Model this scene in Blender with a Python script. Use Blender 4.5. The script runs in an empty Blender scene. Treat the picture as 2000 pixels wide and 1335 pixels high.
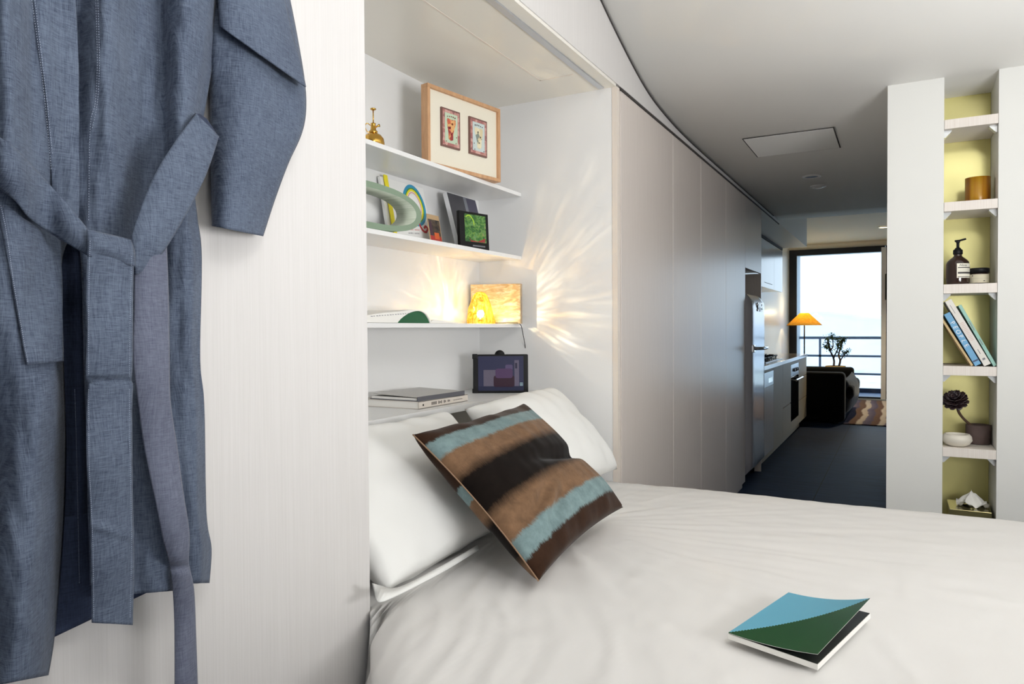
import bpy, bmesh, math, random
from mathutils import Vector, Matrix, noise
random.seed(7)
sc = bpy.context.scene
COL = sc.collection
PI = math.pi

# ------------------------------------------------------------------ camera
CAM = Vector((0, 0, 1.24)); F = 1388.0
YAW, PIT, ROL = math.radians(28.58), math.radians(1.06), math.radians(0.34)
fwd = Vector((-math.sin(YAW)*math.cos(PIT), math.cos(YAW)*math.cos(PIT), -math.sin(PIT)))
r0 = fwd.cross(Vector((0, 0, 1))).normalized(); u0 = r0.cross(fwd)
rgt = r0*math.cos(ROL) - u0*math.sin(ROL)
upv = u0*math.cos(ROL) + r0*math.sin(ROL)
cd = bpy.data.cameras.new('camera'); cam = bpy.data.objects.new('camera', cd); COL.objects.link(cam)
cam.matrix_world = Matrix(((rgt.x, upv.x, -fwd.x, CAM.x), (rgt.y, upv.y, -fwd.y, CAM.y), (rgt.z, upv.z, -fwd.z, CAM.z), (0, 0, 0, 1)))
cd.sensor_width = 36; cd.lens = F/2000*36; cd.clip_start = 0.02; cd.clip_end = 3000
sc.camera = cam
def ray(px, py): return fwd + rgt*((px-1000)/F) + upv*((667.5-py)/F)
def onX(px, py, x): d = ray(px, py); return CAM + d*(x/d.x)
def onY(px, py, y): d = ray(px, py); return CAM + d*(y/d.y)
def onZ(px, py, z): d = ray(px, py); return CAM + d*((z-CAM.z)/d.z)
def onP(px, py, o, n): d = ray(px, py); return CAM + d*((o-CAM).dot(n)/d.dot(n))

# ------------------------------------------------------------------ sky, lights, exposure
w = bpy.data.worlds.new('sky'); sc.world = w; w.use_nodes = True
wn = w.node_tree.nodes; wl = w.node_tree.links
bg = wn['Background']; bg.inputs[1].default_value = 2.4
tc = wn.new('ShaderNodeTexCoord'); sp = wn.new('ShaderNodeSeparateXYZ'); cr = wn.new('ShaderNodeValToRGB')
wl.new(tc.outputs['Generated'], sp.inputs[0]); wl.new(sp.outputs[2], cr.inputs[0]); wl.new(cr.outputs[0], bg.inputs[0])
cr.color_ramp.elements[0].position = 0.0; cr.color_ramp.elements[0].color = (0.78, 0.90, 1.0, 1)
cr.color_ramp.elements[1].position = 0.5; cr.color_ramp.elements[1].color = (0.60, 0.78, 1.0, 1)
sc.view_settings.view_transform = 'Standard'; sc.view_settings.look = 'None'
sc.view_settings.exposure = -0.07; sc.view_settings.gamma = 1.0; sc.view_settings.use_curve_mapping = False
def area(name, loc, target, sx, sy, power, col):
    l = bpy.data.lights.new(name, 'AREA'); l.shape = 'RECTANGLE'; l.size = sx; l.size_y = sy; l.energy = power; l.color = col
    o = bpy.data.objects.new(name, l); COL.objects.link(o); o.location = loc
    o.rotation_euler = (Vector(target)-Vector(loc)).to_track_quat('-Z', 'Y').to_euler(); return o
area('bedroom_window_daylight', (1.9, -1.5, 1.6), (-0.8, 2.4, 1.0), 2.0, 1.6, 16, (0.98, 0.99, 1.0))
area('bedroom_ceiling_light', (0.75, -0.15, 2.66), (-1.0, 1.1, 1.0), 0.6, 0.6, 15, (1.0, 0.99, 0.98))
area('added_bounce_fill', (1.25, 0.9, 1.25), (0.55, 1.6, 2.8), 0.9, 0.9, 70, (0.985, 0.985, 1.0))  # added light aimed upward to brighten the ceiling, no lamp stands there
sl = bpy.data.lights.new('sun', 'SUN'); sl.energy = 0.9; sl.color = (1.0, 0.97, 0.92); sl.angle = 0.02
so = bpy.data.objects.new('sun', sl); COL.objects.link(so); so.rotation_euler = Vector((0.25, 0.75, -0.75)).to_track_quat('-Z', 'Y').to_euler(); so.location = (0, -20, 30)

# ------------------------------------------------------------------ helpers
def S(r, g, b, a=1.0):
    f = lambda c: (c/255)/12.92 if c/255 <= 0.04045 else (((c/255)+0.055)/1.055)**2.4
    return (f(r), f(g), f(b), a)
MATS = {}
def mat(name, col, rough=0.5, metal=0.0, **k):
    m = bpy.data.materials.new(name); m.use_nodes = True; MATS[name] = m
    nt = m.node_tree; b = nt.nodes['Principled BSDF']
    b.inputs['Base Color'].default_value = col; b.inputs['Roughness'].default_value = rough; b.inputs['Metallic'].default_value = metal
    for kk, v in k.items():
        if kk == 'spec': b.inputs['Specular IOR Level'].default_value = v
        if kk == 'coat': b.inputs['Coat Weight'].default_value = v; b.inputs['Coat Roughness'].default_value = 0.1
        if kk == 'sheen': b.inputs['Sheen Weight'].default_value = v; b.inputs['Sheen Roughness'].default_value = 0.4
        if kk == 'emit': b.inputs['Emission Color'].default_value = v[0]; b.inputs['Emission Strength'].default_value = v[1]
        if kk == 'sub': b.inputs['Subsurface Weight'].default_value = v; b.inputs['Subsurface Radius'].default_value = (0.05, 0.04, 0.03)
    return m
def N(m, t): return m.node_tree.nodes.new(t)
def LK(m, a, b): m.node_tree.links.new(a, b)
def BS(m): return m.node_tree.nodes['Principled BSDF']
def ramp(m, fac, stops, interp='LINEAR'):
    r = N(m, 'ShaderNodeValToRGB'); r.color_ramp.interpolation = interp
    e = r.color_ramp.elements
    while len(e) < len(stops): e.new(0.5)
    for i, (p, c) in enumerate(stops): e[i].position = p; e[i].color = c
    LK(m, fac, r.inputs[0]); return r.outputs[0]
def ntex(m, scale=(1, 1, 1), s=5.0, detail=3.0, rough=0.5, dist=0.0, co='Object'):
    t = N(m, 'ShaderNodeTexCoord'); mp = N(m, 'ShaderNodeMapping'); mp.inputs['Scale'].default_value = scale
    LK(m, t.outputs[co], mp.inputs[0]); n = N(m, 'ShaderNodeTexNoise'); LK(m, mp.outputs[0], n.inputs['Vector'])
    n.inputs['Scale'].default_value = s; n.inputs['Detail'].default_value = detail; n.inputs['Roughness'].default_value = rough; n.inputs['Distortion'].default_value = dist
    return n.outputs['Fac']
def bump(m, h, strength=0.2, dist=0.01):
    b = N(m, 'ShaderNodeBump'); b.inputs['Strength'].default_value = strength; b.inputs['Distance'].default_value = dist
    LK(m, h, b.inputs['Height']); LK(m, b.outputs[0], BS(m).inputs['Normal'])
def basecol(m, c): LK(m, c, BS(m).inputs['Base Color'])
def mul(m, a, b, op='MULTIPLY'):
    n = N(m, 'ShaderNodeMath'); n.operation = op
    for i, x in enumerate((a, b)):
        if isinstance(x, (int, float)): n.inputs[i].default_value = x
        else: LK(m, x, n.inputs[i])
    return n.outputs[0]
def mix(m, f, a, b, bt='MIX'):
    n = N(m, 'ShaderNodeMix'); n.data_type = 'RGBA'; n.blend_type = bt
    for i, x in ((0, f), (6, a), (7, b)):
        if isinstance(x, (int, float, tuple)): n.inputs[i].default_value = x
        else: LK(m, x, n.inputs[i])
    return n.outputs[2]

def mesh(name, vs, fs, m, parent=None, smooth=False, uvs=None, mats=None):
    me = bpy.data.meshes.new(name); me.from_pydata([tuple(v) for v in vs], [], fs)
    if mats:
        for mm in mats[0]: me.materials.append(mm)
        for p, i in zip(me.polygons, mats[1]): p.material_index = i
    else: me.materials.append(m)
    if uvs:
        ul = me.uv_layers.new(name='UVMap')
        for lp in me.loops: ul.data[lp.index].uv = uvs[lp.vertex_index]
    me.validate(); me.update()
    if smooth:
        for p in me.polygons: p.use_smooth = True
    return link(name, me, parent)
def link(name, me, parent=None):
    o = bpy.data.objects.new(name, me); COL.objects.link(o)
    if parent is not None:
        o.parent = parent
        if parent.type == 'EMPTY' and not parent.get('_loc'): o.matrix_parent_inverse = Matrix.Translation(-parent.location)
    return o
def thing(name, loc, label, cat, group=None, M=None):
    o = bpy.data.objects.new(name, None); COL.objects.link(o); o.empty_display_size = 0.05
    if M is not None:
        o.location = M.translation; o.rotation_euler = M.to_euler(); o['_loc'] = 1
    else: o.location = loc
    return tag(o, label, cat, group)
def tag(o, label=None, cat=None, group=None, kind=None):
    if label: o['label'] = label
    if cat: o['category'] = cat
    if group: o['group'] = group
    if kind: o['kind'] = kind
    return o
def struct(o, label=None): o['kind'] = 'structure'; return o
def bmo(name, bm, m, parent=None, smooth=False):
    bmesh.ops.recalc_face_normals(bm, faces=bm.faces)
    me = bpy.data.meshes.new(name); bm.to_mesh(me); bm.free()
    if isinstance(m, (list, tuple)):
        for x in m: me.materials.append(x)
    else: me.materials.append(m)
    if smooth:
        for p in me.polygons: p.use_smooth = True
    return link(name, me, parent)
def bbox(bm, x0, x1, y0, y1, z0, z1, bev=0.0, seg=2, M=None):
    vs = [Vector((x, y, z)) for x in (x0, x1) for y in (y0, y1) for z in (z0, z1)]
    if M is not None: vs = [M @ v for v in vs]
    b = [bm.verts.new(v) for v in vs]
    fs = [bm.faces.new([b[i] for i in f]) for f in ((0, 1, 3, 2), (4, 6, 7, 5), (0, 4, 5, 1), (2, 3, 7, 6), (0, 2, 6, 4), (1, 5, 7, 3))]
    if bev > 0:
        ed = list({e for f in fs for e in f.edges})
        bmesh.ops.bevel(bm, geom=ed, offset=bev, segments=seg, affect='EDGES', profile=0.5)
    return fs
def box(name, x0, x1, y0, y1, z0, z1, m, parent=None, bev=0.0, M=None, seg=2):
    bm = bmesh.new(); bbox(bm, x0, x1, y0, y1, z0, z1, bev, seg, M); return bmo(name, bm, m, parent)
def lathe(bm, prof, c=(0, 0, 0), n=40, M=None, fn=None):
    rings = []
    for (r, z) in prof:
        if r < 1e-6: v = Vector((c[0], c[1], c[2]+z)); rings.append([bm.verts.new(M @ v if M else v)])
        else:
            ring = []
            for i in range(n):
                a = 2*PI*i/n; rr = r*(fn(a, z) if fn else 1)
                v = Vector((c[0]+rr*math.cos(a), c[1]+rr*math.sin(a), c[2]+z)); ring.append(bm.verts.new(M @ v if M else v))
            rings.append(ring)
    for a, b in zip(rings, rings[1:]):
        for i in range(n):
            j = (i+1) % n
            if len(a) == 1 and len(b) == 1: continue
            if len(a) == 1: bm.faces.new((a[0], b[i], b[j]))
            elif len(b) == 1: bm.faces.new((a[i], a[j], b[0]))
            else: bm.faces.new((a[i], a[j], b[j], b[i]))
def lathe_o(name, prof, c, m, parent=None, n=40, smooth=True, M=None, fn=None):
    bm = bmesh.new(); lathe(bm, prof, c, n, M, fn); return bmo(name, bm, m, parent, smooth)
def tube(bm, pts, r, n=8, cap=True):
    pts = [Vector(p) for p in pts]; rs = r if isinstance(r, (list, tuple)) else [r]*len(pts)
    rings = []; ref = None
    for i, p in enumerate(pts):
        d = (pts[min(i+1, len(pts)-1)]-pts[max(i-1, 0)]).normalized()
        if ref is None: ref = d.orthogonal().normalized()
        ref = (ref - d*ref.dot(d)).normalized(); b = d.cross(ref)
        rings.append([bm.verts.new(p+(ref*math.cos(2*PI*k/n)+b*math.sin(2*PI*k/n))*rs[i]) for k in range(n)])
    for a, b in zip(rings, rings[1:]):
        for k in range(n): bm.faces.new((a[k], a[(k+1) % n], b[(k+1) % n], b[k]))
    if cap: bm.faces.new(rings[0][::-1]); bm.faces.new(rings[-1])
def tube_o(name, pts, r, m, parent=None, n=8):
    bm = bmesh.new(); tube(bm, pts, r, n); return bmo(name, bm, m, parent, True)
def bez(pts, n=8):      # catmull-rom
    pts = [Vector(p) for p in pts]; out = []
    for i in range(len(pts)-1):
        p0, p1, p2, p3 = pts[max(i-1, 0)], pts[i], pts[i+1], pts[min(i+2, len(pts)-1)]
        for k in range(n):
            t = k/n
            out.append(0.5*((2*p1)+(p2-p0)*t+(2*p0-5*p1+4*p2-p3)*t*t+(3*p1-p0-3*p2+p3)*t**3))
    return out+[pts[-1]]
def prism(bm, poly, d):   # poly: list of Vector, d: Vector
    a = [bm.verts.new(p) for p in poly]; b = [bm.verts.new(Vector(p)+d) for p in poly]; n = len(poly)
    bm.faces.new(a); bm.faces.new(b[::-1])
    for i in range(n): bm.faces.new((a[i], b[i], b[(i+1) % n], a[(i+1) % n]))
def ribbon(bm, pts, wd, nrm, th=0.0006):
    pts = [Vector(p) for p in pts]
    L = []; R = []
    for i, p in enumerate(pts):
        d = (pts[min(i+1, len(pts)-1)]-pts[max(i-1, 0)]).normalized(); s = d.cross(nrm).normalized()
        ww = wd[i] if isinstance(wd, list) else wd
        L.append(p+s*ww/2); R.append(p-s*ww/2)
    a = [bm.verts.new(x+nrm*th) for x in L]; b = [bm.verts.new(x+nrm*th) for x in R]
    c = [bm.verts.new(x) for x in L]; e = [bm.verts.new(x) for x in R]
    for i in range(len(pts)-1):
        bm.faces.new((a[i], a[i+1], b[i+1], b[i])); bm.faces.new((c[i], a[i], a[i+1], c[i+1])); bm.faces.new((b[i], b[i+1], e[i+1], e[i]))
def frame(o, xd, zd):   # local x to the right, z up, y away from the viewer
    x = Vector(xd).normalized(); z = Vector(zd); z = (z-x*z.dot(x)).normalized(); y = z.cross(x)
    return Matrix(((x.x, y.x, z.x, o[0]), (x.y, y.y, z.y, o[1]), (x.z, y.z, z.z, o[2]), (0, 0, 0, 1)))
def text(name, s, size, M, m, parent=None, ext=0.0003, sx=1.0, align='CENTER'):
    c = bpy.data.curves.new('t', 'FONT'); c.body = s; c.size = size; c.extrude = ext; c.align_x = align; c.align_y = 'CENTER'; c.resolution_u = 3
    o = bpy.data.objects.new('t', c); me = bpy.data.meshes.new_from_object(o); bpy.data.objects.remove(o); bpy.data.curves.remove(c)
    me.name = name; me.transform(M @ Matrix.Diagonal((sx, 1, 1, 1))); me.materials.clear(); me.materials.append(m)
    return link(name, me, parent)
def TM(o, xd, zd):      # text matrix: text x along xd, text y along zd, faces the viewer
    x = Vector(xd).normalized(); y = Vector(zd).normalized(); n = x.cross(y)
    return Matrix(((x.x, y.x, n.x, o[0]), (x.y, y.y, n.y, o[1]), (x.z, y.z, n.z, o[2]), (0, 0, 0, 1)))
def res(poly, n):
    P = [Vector((p[0], p[1], 0)) for p in poly]; P = bez(P, 6) if len(P) > 2 else P
    ls = [0]
    for a, b in zip(P, P[1:]): ls.append(ls[-1]+(b-a).length)
    out = []; j = 0
    for i in range(n):
        t = ls[-1]*i/(n-1)
        while j < len(ls)-2 and ls[j+1] < t: j += 1
        k = (t-ls[j])/max(1e-9, ls[j+1]-ls[j]); q = P[j].lerp(P[j+1], min(1, max(0, k))); out.append((q.x, q.y))
    return out
sst = lambda a, b, x: (lambda t: t*t*(3-2*t))(min(1, max(0, (x-a)/(b-a))))
nz = lambda x, y, z=0.0: noise.noise(Vector((x, y, z)))

# ------------------------------------------------------------------ materials
def plaster(name, col, r=0.6):
    m = mat(name, col, r); n = ntex(m, s=60, detail=4); bump(m, n, 0.04, 0.002); return m
M_wall = plaster('white_paint', S(227, 227, 222)); M_ceil = plaster('ceiling_paint', S(244, 243, 238), 0.75)
M_niche = mat('white_lacquer', S(234, 234, 233), 0.35)
M_nceil = mat('niche_ceiling_gloss', S(232, 228, 218), 0.22)
def laminate(name, c1, c2, r, metal=0.0):
    m = mat(name, c1, r, metal); n = ntex(m, scale=(60, 60, 0.7), s=6, detail=5, rough=0.7)
    basecol(m, ramp(m, n, [(0.3, c1), (0.7, c2)])); bump(m, n, 0.08, 0.001); return m
M_panel = laminate('cream_laminate', S(217, 214, 212), S(208, 205, 202), 0.5)
M_closet = laminate('taupe_laminate', S(222, 213, 206), S(211, 201, 193), 0.29)
M_kfront = laminate('kitchen_laminate', S(216, 198, 170), S(206, 188, 160), 0.5)
BS(M_kfront).inputs['Specular IOR Level'].default_value = 0.3
M_upper = mat('gloss_cabinet', S(225, 225, 225), 0.15)
M_dark = mat('shadow_gap', S(60, 56, 54), 0.8)
M_trim = mat('trim_beige', S(226, 216, 205), 0.4)
M_alu = mat('aluminium', S(200, 203, 208), 0.35, 0.8)
M_shelfw = laminate('whitewashed_wood', S(238, 232, 224), S(222, 212, 202), 0.5)
m = M_shelfw
def wood(name, c1, c2, r=0.45, sc_=(3, 40, 40)):
    m = mat(name, c1, r); n = ntex(m, scale=sc_, s=3, detail=5, rough=0.65, dist=0.6); basecol(m, ramp(m, n, [(0.3, c1), (0.72, c2)])); return m
M_oak = wood('oak', S(214, 170, 128), S(184, 138, 98), 0.5, (12, 12, 2.5))
# floor tiles
M_floor = mat('slate_tile', S(58, 66, 76), 0.55, spec=0.08)
m = M_floor
t = N(m, 'ShaderNodeTexCoord'); mp = N(m, 'ShaderNodeMapping'); LK(m, t.outputs['Object'], mp.inputs[0])
br = N(m, 'ShaderNodeTexBrick'); LK(m, mp.outputs[0], br.inputs['Vector']); br.offset = 0.0
mp.inputs['Location'].default_value = (0.537, -0.1, 0)
br.inputs['Scale'].default_value = 1.0; br.inputs['Brick Width'].default_value = 0.6; br.inputs['Row Height'].default_value = 0.6
br.inputs['Mortar Size'].default_value = 0.0035; br.inputs['Mortar Smooth'].default_value = 0.1
n = ntex(m, scale=(1.2, 14, 1), s=2.2, detail=6, rough=0.7)
tcol = ramp(m, n, [(0.3, S(18, 28, 50)), (0.7, S(40, 58, 92))])
LK(m, tcol, br.inputs['Color1']); LK(m, tcol, br.inputs['Color2']); br.inputs['Mortar'].default_value = S(12, 14, 18); basecol(m, br.outputs['Color'])
bump(m, mul(m, n, mul(m, br.outputs['Fac'], -1.0), 'ADD'), 0.12, 0.004)

# fabrics
def cloth_mat(name, c1, c2, sheen=0.15):
    m = mat(name, c1, 0.85, spec=0.2, sheen=sheen)
    t1 = ntex(m, scale=(50, 1050, 48), s=1.0, detail=4, rough=0.75); t2 = ntex(m, scale=(50, 62, 950), s=1.0, detail=4, rough=0.75)
    big = ntex(m, s=9, detail=3)
    f = mul(m, mul(m, t1, t2, 'ADD'), 0.5); f = mul(m, mul(m, f, 0.9), mul(m, big, 0.12), 'ADD')
    basecol(m, ramp(m, f, [(0.39, c2), (0.60, c1)])); bump(m, f, 0.25, 0.0006); return m
M_robe = cloth_mat('chambray_linen', S(104, 115, 133), S(52, 60, 78), 0.08)
M_robe2 = cloth_mat('chambray_linen_greyed', S(112, 117, 134), S(76, 80, 98))
M_robein_shade = cloth_mat('chambray_linen_reverse_shaded', S(58, 68, 92), S(34, 42, 62), 0.05)  # inner side of the linen, with shade put into its navy colour
M_stitch = mat('stitch_thread', S(150, 160, 178), 0.8)
M_duvet = mat('white_cotton', S(226, 224, 221), 0.85, spec=0.15); bump(M_duvet, ntex(M_duvet, s=300, detail=2), 0.05, 0.0005)
M_pillow = mat('white_pillow_cotton', S(234, 234, 231), 0.85, spec=0.15)
M_black = mat('black_plastic', S(16, 16, 18), 0.45, spec=0.25); M_white = mat('white_plastic', S(240, 240, 240), 0.4)
M_paper = mat('paper', S(238, 236, 230), 0.8); M_chrome = mat('chrome', S(225, 228, 232), 0.08, 1.0)
M_steel = mat('brushed_steel', S(190, 195, 202), 0.3, 0.9)
M_glassblk = mat('black_glass', S(10, 10, 12), 0.05, coat=1.0)

# ------------------------------------------------------------------ ROOM SHELL
XC = -1.04          # plane of the cupboard fronts
XW = -1.72          # back wall plane
Y0, Y1 = 1.236, 2.84   # the bed niche
YP = 3.60           # partition face
ZT = 2.25
struct(box('floor', -2.2, 3.2, -2.2, 13.55, -0.1, 0, M_floor))
# ceiling: low slab that sweeps up towards the bed
prof = [(7.4, 2.29), (5.0, 2.29), (4.2, 2.292), (3.8, 2.300), (3.55, 2.315), (3.35, 2.335), (3.2, 2.362), (3.05, 2.402), (2.9, 2.45), (2.75, 2.503), (2.6, 2.56), (2.4, 2.628), (2.15, 2.69), (1.9, 2.73), (1.6, 2.755), (1.0, 2.77), (-2.2, 2.77)]
prof2 = [(p.x, p.y) for p in bez([(a, b, 0) for a, b in prof], 5)]
vs = []; fs = []
for (y, z) in prof2: vs += [(-2.2, y, z), (3.2, y, z), (-2.2, y, 3.1), (3.2, y, 3.1)]
for i in range(len(prof2)-1):
    a = i*4; b = a+4
    fs += [(a, a+1, b+1, b), (a+2, b+2, b+3, a+3), (a, b, b+2, a+2), (a+1, a+3, b+3, b+1)]
fs += [(0, 2, 3, 1), (len(vs)-4, len(vs)-3, len(vs)-1, len(vs)-2)]
o = struct(mesh('ceiling', vs, fs, M_ceil, smooth=False))
for p in o.data.polygons: p.use_smooth = abs(p.normal.z) > 0.8
M_ceil2 = plaster('living_ceiling_paint', S(226, 216, 196), 0.7)
struct(box('ceiling', -2.2, 3.2, 7.4, 13.6, 2.68, 3.1, M_ceil2))
struct(box('wall_left', -1.9, XW, -2.2, 13.6, 0, 2.9, M_niche))
struct(box('wall_back', -2.2, 3.2, -2.35, -2.2, 0, 2.9, M_wall))
struct(box('wall_right', 2.7, 3.0, -2.2, 13.6, 0, 2.9, M_wall))
# near cupboard panel that carries the robe (front face on the cupboard plane)
struct(box('wall_front', XW, XC, -2.2, Y0, 0, 2.9, M_panel))
# bulkhead above niche and cupboards
struct(box('trim_1', XW, XC, Y0, 9.8, ZT+0.012, 2.9, M_panel))
struct(box('trim_2', XC-0.001, XC+0.004, Y1+0.03, 7.4, ZT-0.004, ZT+0.006, M_dark))
# partition: column, recess, wall
XA, XB = onY(1842, 640, YP).x, onY(1948, 640, YP).x
XJ = onY(1732, 640, YP).x
struct(box('wall_partition', XJ, XA, YP, 3.95, 0, 2.42, M_wall))
struct(box('wall_partition', XB, 2.7, YP, 3.95, 0, 2.42, M_wall))
struct(box('wall_corridor', XJ, XJ+0.1, 3.951, 7.39, 0, 2.35, M_wall))
struct(box('wall_corridor', XJ, 2.7, 7.30, 7.39, 0, 2.72, M_wall))
M_gold = mat('gold_tinted_mirror', S(226, 218, 150), 0.27, 0.5)
bump(M_gold, ntex(M_gold, s=25, detail=2), 0.03, 0.002)
struct(box('trim_3', XA, XB-0.001, 3.886, 3.95, 0, 2.325, M_gold))
# dark gap between cupboards' top and ceiling line
cv = [Vector((XC+0.002, y, z-0.006)) for (y, z) in prof2 if 1.0 < y <= 7.4]
bm = bmesh.new(); tube(bm, cv, 0.0035, 6); struct(bmo('trim_4', bm, M_dark))

# niche ceiling and side lining
struct(box('ceiling_niche', XW, XC-0.004, Y0, Y1, ZT, ZT+0.012, M_nceil))
struct(box('trim_5', XC-0.075, XC-0.05, Y0, Y1-0.02, ZT-0.006, ZT, M_alu, bev=0.001))
bm = bmesh.new()
bbox(bm, XC-0.25, XC-0.244, Y0, 2.62, ZT-0.0012, ZT); bbox(bm, XC-0.25, XC-0.1, 2.614, 2.62, ZT-0.0012, ZT)
struct(bmo('trim_6', bm, M_trim))
# cupboard side wall of the niche
struct(box('wall_niche', XW, XC-0.002, Y1, Y1+0.018, 0, ZT, M_niche))
struct(box('trim_7', XC-0.022, XC+0.001, Y1-0.002, Y1+0.028, 0, ZT, M_trim))

# ------------------------------------------------------------------ wardrobe units (tall cupboards)
ys = [onX(p, 640, XC).y for p in (1213.5, 1315, 1369.5, 1418, 1455.5, 1487)]
lab = ['tall taupe cupboard beside the bed niche, widest of the row', 'tall taupe cupboard, second from the bed niche',
       'tall taupe cupboard, third from the bed niche', 'tall taupe cupboard right before the fridge, reflecting bluish daylight']
for i in range(4):
    a, b = ys[i], ys[i+1]
    T = thing('wardrobe', (XC-0.3, (a+b)/2, 0), lab[i], 'wardrobe', 'tall cupboards along the corridor')
    box('cabinet_body', XW+0.001, XC-0.022, a+0.002 if i else Y1+0.03, b-0.002, 0, ZT, M_closet, T)
    box('door', XC-0.020, XC, a+0.002, b-0.002, 0.05, ZT-0.004, M_closet, T, 0.0015)
    box('kickboard', XC-0.05, XC-0.03, a+0.002, b-0.002, 0, 0.048, M_dark, T)
a, b = ys[4], ys[5]
T = thing('fridge_cabinet', (XC-0.3, (a+b)/2, 1.7), 'overhead taupe cabinet above the fridge recess', 'cabinet')
box('cabinet_body', XW+0.001, XC-0.022, a+0.002, b-0.002, 1.71, ZT, M_closet, T)
box('door', XC-0.020, XC, a+0.002, b-0.002, 1.70, ZT-0.004, M_closet, T, 0.0015)
box('side_panel', XW+0.001, XC, b-0.018, b, 0, 1.699, M_closet, T)

# ------------------------------------------------------------------ niche shelves
XS = -1.496
for i, (z, lb) in enumerate(((1.85, 'top white shelf of the bed niche, carrying the framed tiles'), (1.566, 'second white shelf of the bed niche, carrying upright books'), (1.262, 'third white shelf of the bed niche, carrying the glass lamp'))):
    tag(box('shelf', XW+0.001, XS, Y0+0.001, Y1-0.001, z-0.016, z, M_niche, bev=0.001), lb, 'shelf', 'niche shelves')
tag(box('shelf', XW+0.001, -1.40, Y0+0.001, Y1-0.001, 0.94, 0.965, M_niche, bev=0.001), 'deep lowest white niche shelf right behind the pillows', 'shelf', 'niche shelves')
struct(box('trim_8', XW, -1.60, Y0+0.001, Y1-0.001, 0.0, 0.939, mat('headboard_grey', S(206, 202, 192), 0.5)))

# ------------------------------------------------------------------ partition shelves with brackets
M_br = mat('clear_plastic_bracket', S(225, 228, 228), 0.1, 0.2)
for k, (z, lb) in enumerate(((2.129, 'topmost shelf in the narrow partition recess, empty'), (1.775, 'shelf in the narrow recess with the amber votive on it'), (1.421, 'shelf in the narrow recess under the pump bottle'), (1.068, 'shelf in the narrow recess under the leaning books'), (0.715, 'shelf in the narrow recess under the dark succulent'), (0.36, 'lowest recess shelf, under the tissue box'))):
    T = thing('shelf', ((XA+XB)/2, 3.75, z), lb, 'shelf', 'recess shelves')
    box('board', XA+0.001, XB-0.001, YP+0.002, 3.884, z-0.04, z, M_shelfw, T, 0.001)
    for s, x in ((1, XA+0.001), (-1, XB-0.001)):
        bm = bmesh.new()
        p = [Vector((x, YP+0.03, z-0.0405)), Vector((x+s*0.028, YP+0.03, z-0.0405)), Vector((x+s*0.028, YP+0.03, z-0.046)), Vector((x+s*0.006, YP+0.03, z-0.07)), Vector((x, YP+0.03, z-0.07))]
        prism(bm, p, Vector((0, 0.035, 0))); bmo('bracket', bm, M_br, T)

# ------------------------------------------------------------------ ceiling fittings
pts = [onZ(a, b, 2.2885) for a, b in ((1452, 273), (1629, 246.5), (1641, 286.6), (1479, 308))]
x0, x1 = sum(p.x for p in (pts[0], pts[3]))/2, sum(p.x for p in (pts[1], pts[2]))/2
y0, y1 = sum(p.y for p in pts[:2])/2, sum(p.y for p in pts[2:])/2
T = thing('access_panel', ((x0+x1)/2, (y0+y1)/2, 2.289), 'flush rectangular access hatch in the corridor ceiling', 'ceiling hatch')
box('hatch', x0+0.006, x1-0.006, y0+0.006, y1-0.006, 2.286, 2.2895, M_ceil, T)
bm = bmesh.new()
for q in ((x0, x1, y0, y0+0.005), (x0, x1, y1-0.005, y1), (x0, x0+0.005, y0, y1), (x1-0.005, x1, y0, y1)): bbox(bm, *q, 2.287, 2.2895)
bmo('hatch_frame', bm, M_dark, T)
M_lens = mat('frosted_lens', S(150, 175, 215), 0.2)
c = onZ(1585, 343.5, 2.288); T = thing('downlight', c, 'round recessed ceiling downlight with bluish lens, nearer the hatch', 'ceiling light')
lathe_o('ring', [(0.062, 0), (0.062, -0.006), (0.045, -0.010), (0.045, 0)], c, M_white, T); lathe_o('lens', [(0.0, -0.004), (0.045, -0.004), (0.045, 0)], c, M_lens, T)
c = onZ(1598, 362.5, 2.288); T = thing('smoke_detector', c, 'small round white smoke detector on corridor ceiling behind the downlight', 'smoke detector')
lathe_o('base', [(0.055, 0), (0.055, -0.008), (0.045, -0.012), (0, -0.012)], c, M_white, T); lathe_o('dome', [(0.03, -0.012), (0.026, -0.018), (0, -0.02)], c, M_white, T)
c = onZ(1725, 443, 2.678); T = thing('downlight', c, 'glowing round downlight in the far living room ceiling', 'ceiling light')
lathe_o('ring', [(0.07, 0), (0.07, -0.008), (0.055, -0.010), (0.055, 0)], c, M_white, T)
lathe_o('lens', [(0, -0.006), (0.055, -0.006)], c, mat('lit_lens', (1, 1, 1, 1), 0.5, emit=((1.0, 0.85, 0.5, 1), 8)), T)
l = bpy.data.lights.new('living_downlight', 'SPOT'); l.energy = 150; l.color = (1.0, 0.82, 0.5); l.spot_size = 2.2; l.spot_blend = 0.6; l.shadow_soft_size = 0.05
lo = bpy.data.objects.new('living_downlight', l); COL.objects.link(lo); lo.location = c-Vector((0, 0, 0.03))

# ------------------------------------------------------------------ BED
bed = thing('bed', (-0.55, 2.0, 0), 'double bed set into the wall niche under white bedding', 'bed')
box('bed_base', -1.585, 0.42, 1.28, 2.80, 0.06, 0.30, mat('bed_upholstery', S(200, 198, 192), 0.8), bed, 0.02)
box('mattress', -1.585, 0.42, 1.28, 2.80, 0.301, 0.545, M_pillow, bed, 0.04, seg=3)
for (x, y) in ((-1.5, 1.36), (-1.5, 2.7), (0.32, 1.36), (0.32, 2.7)): box('leg', x-0.03, x+0.03, y-0.03, y+0.03, 0, 0.06, M_black, bed)
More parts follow.
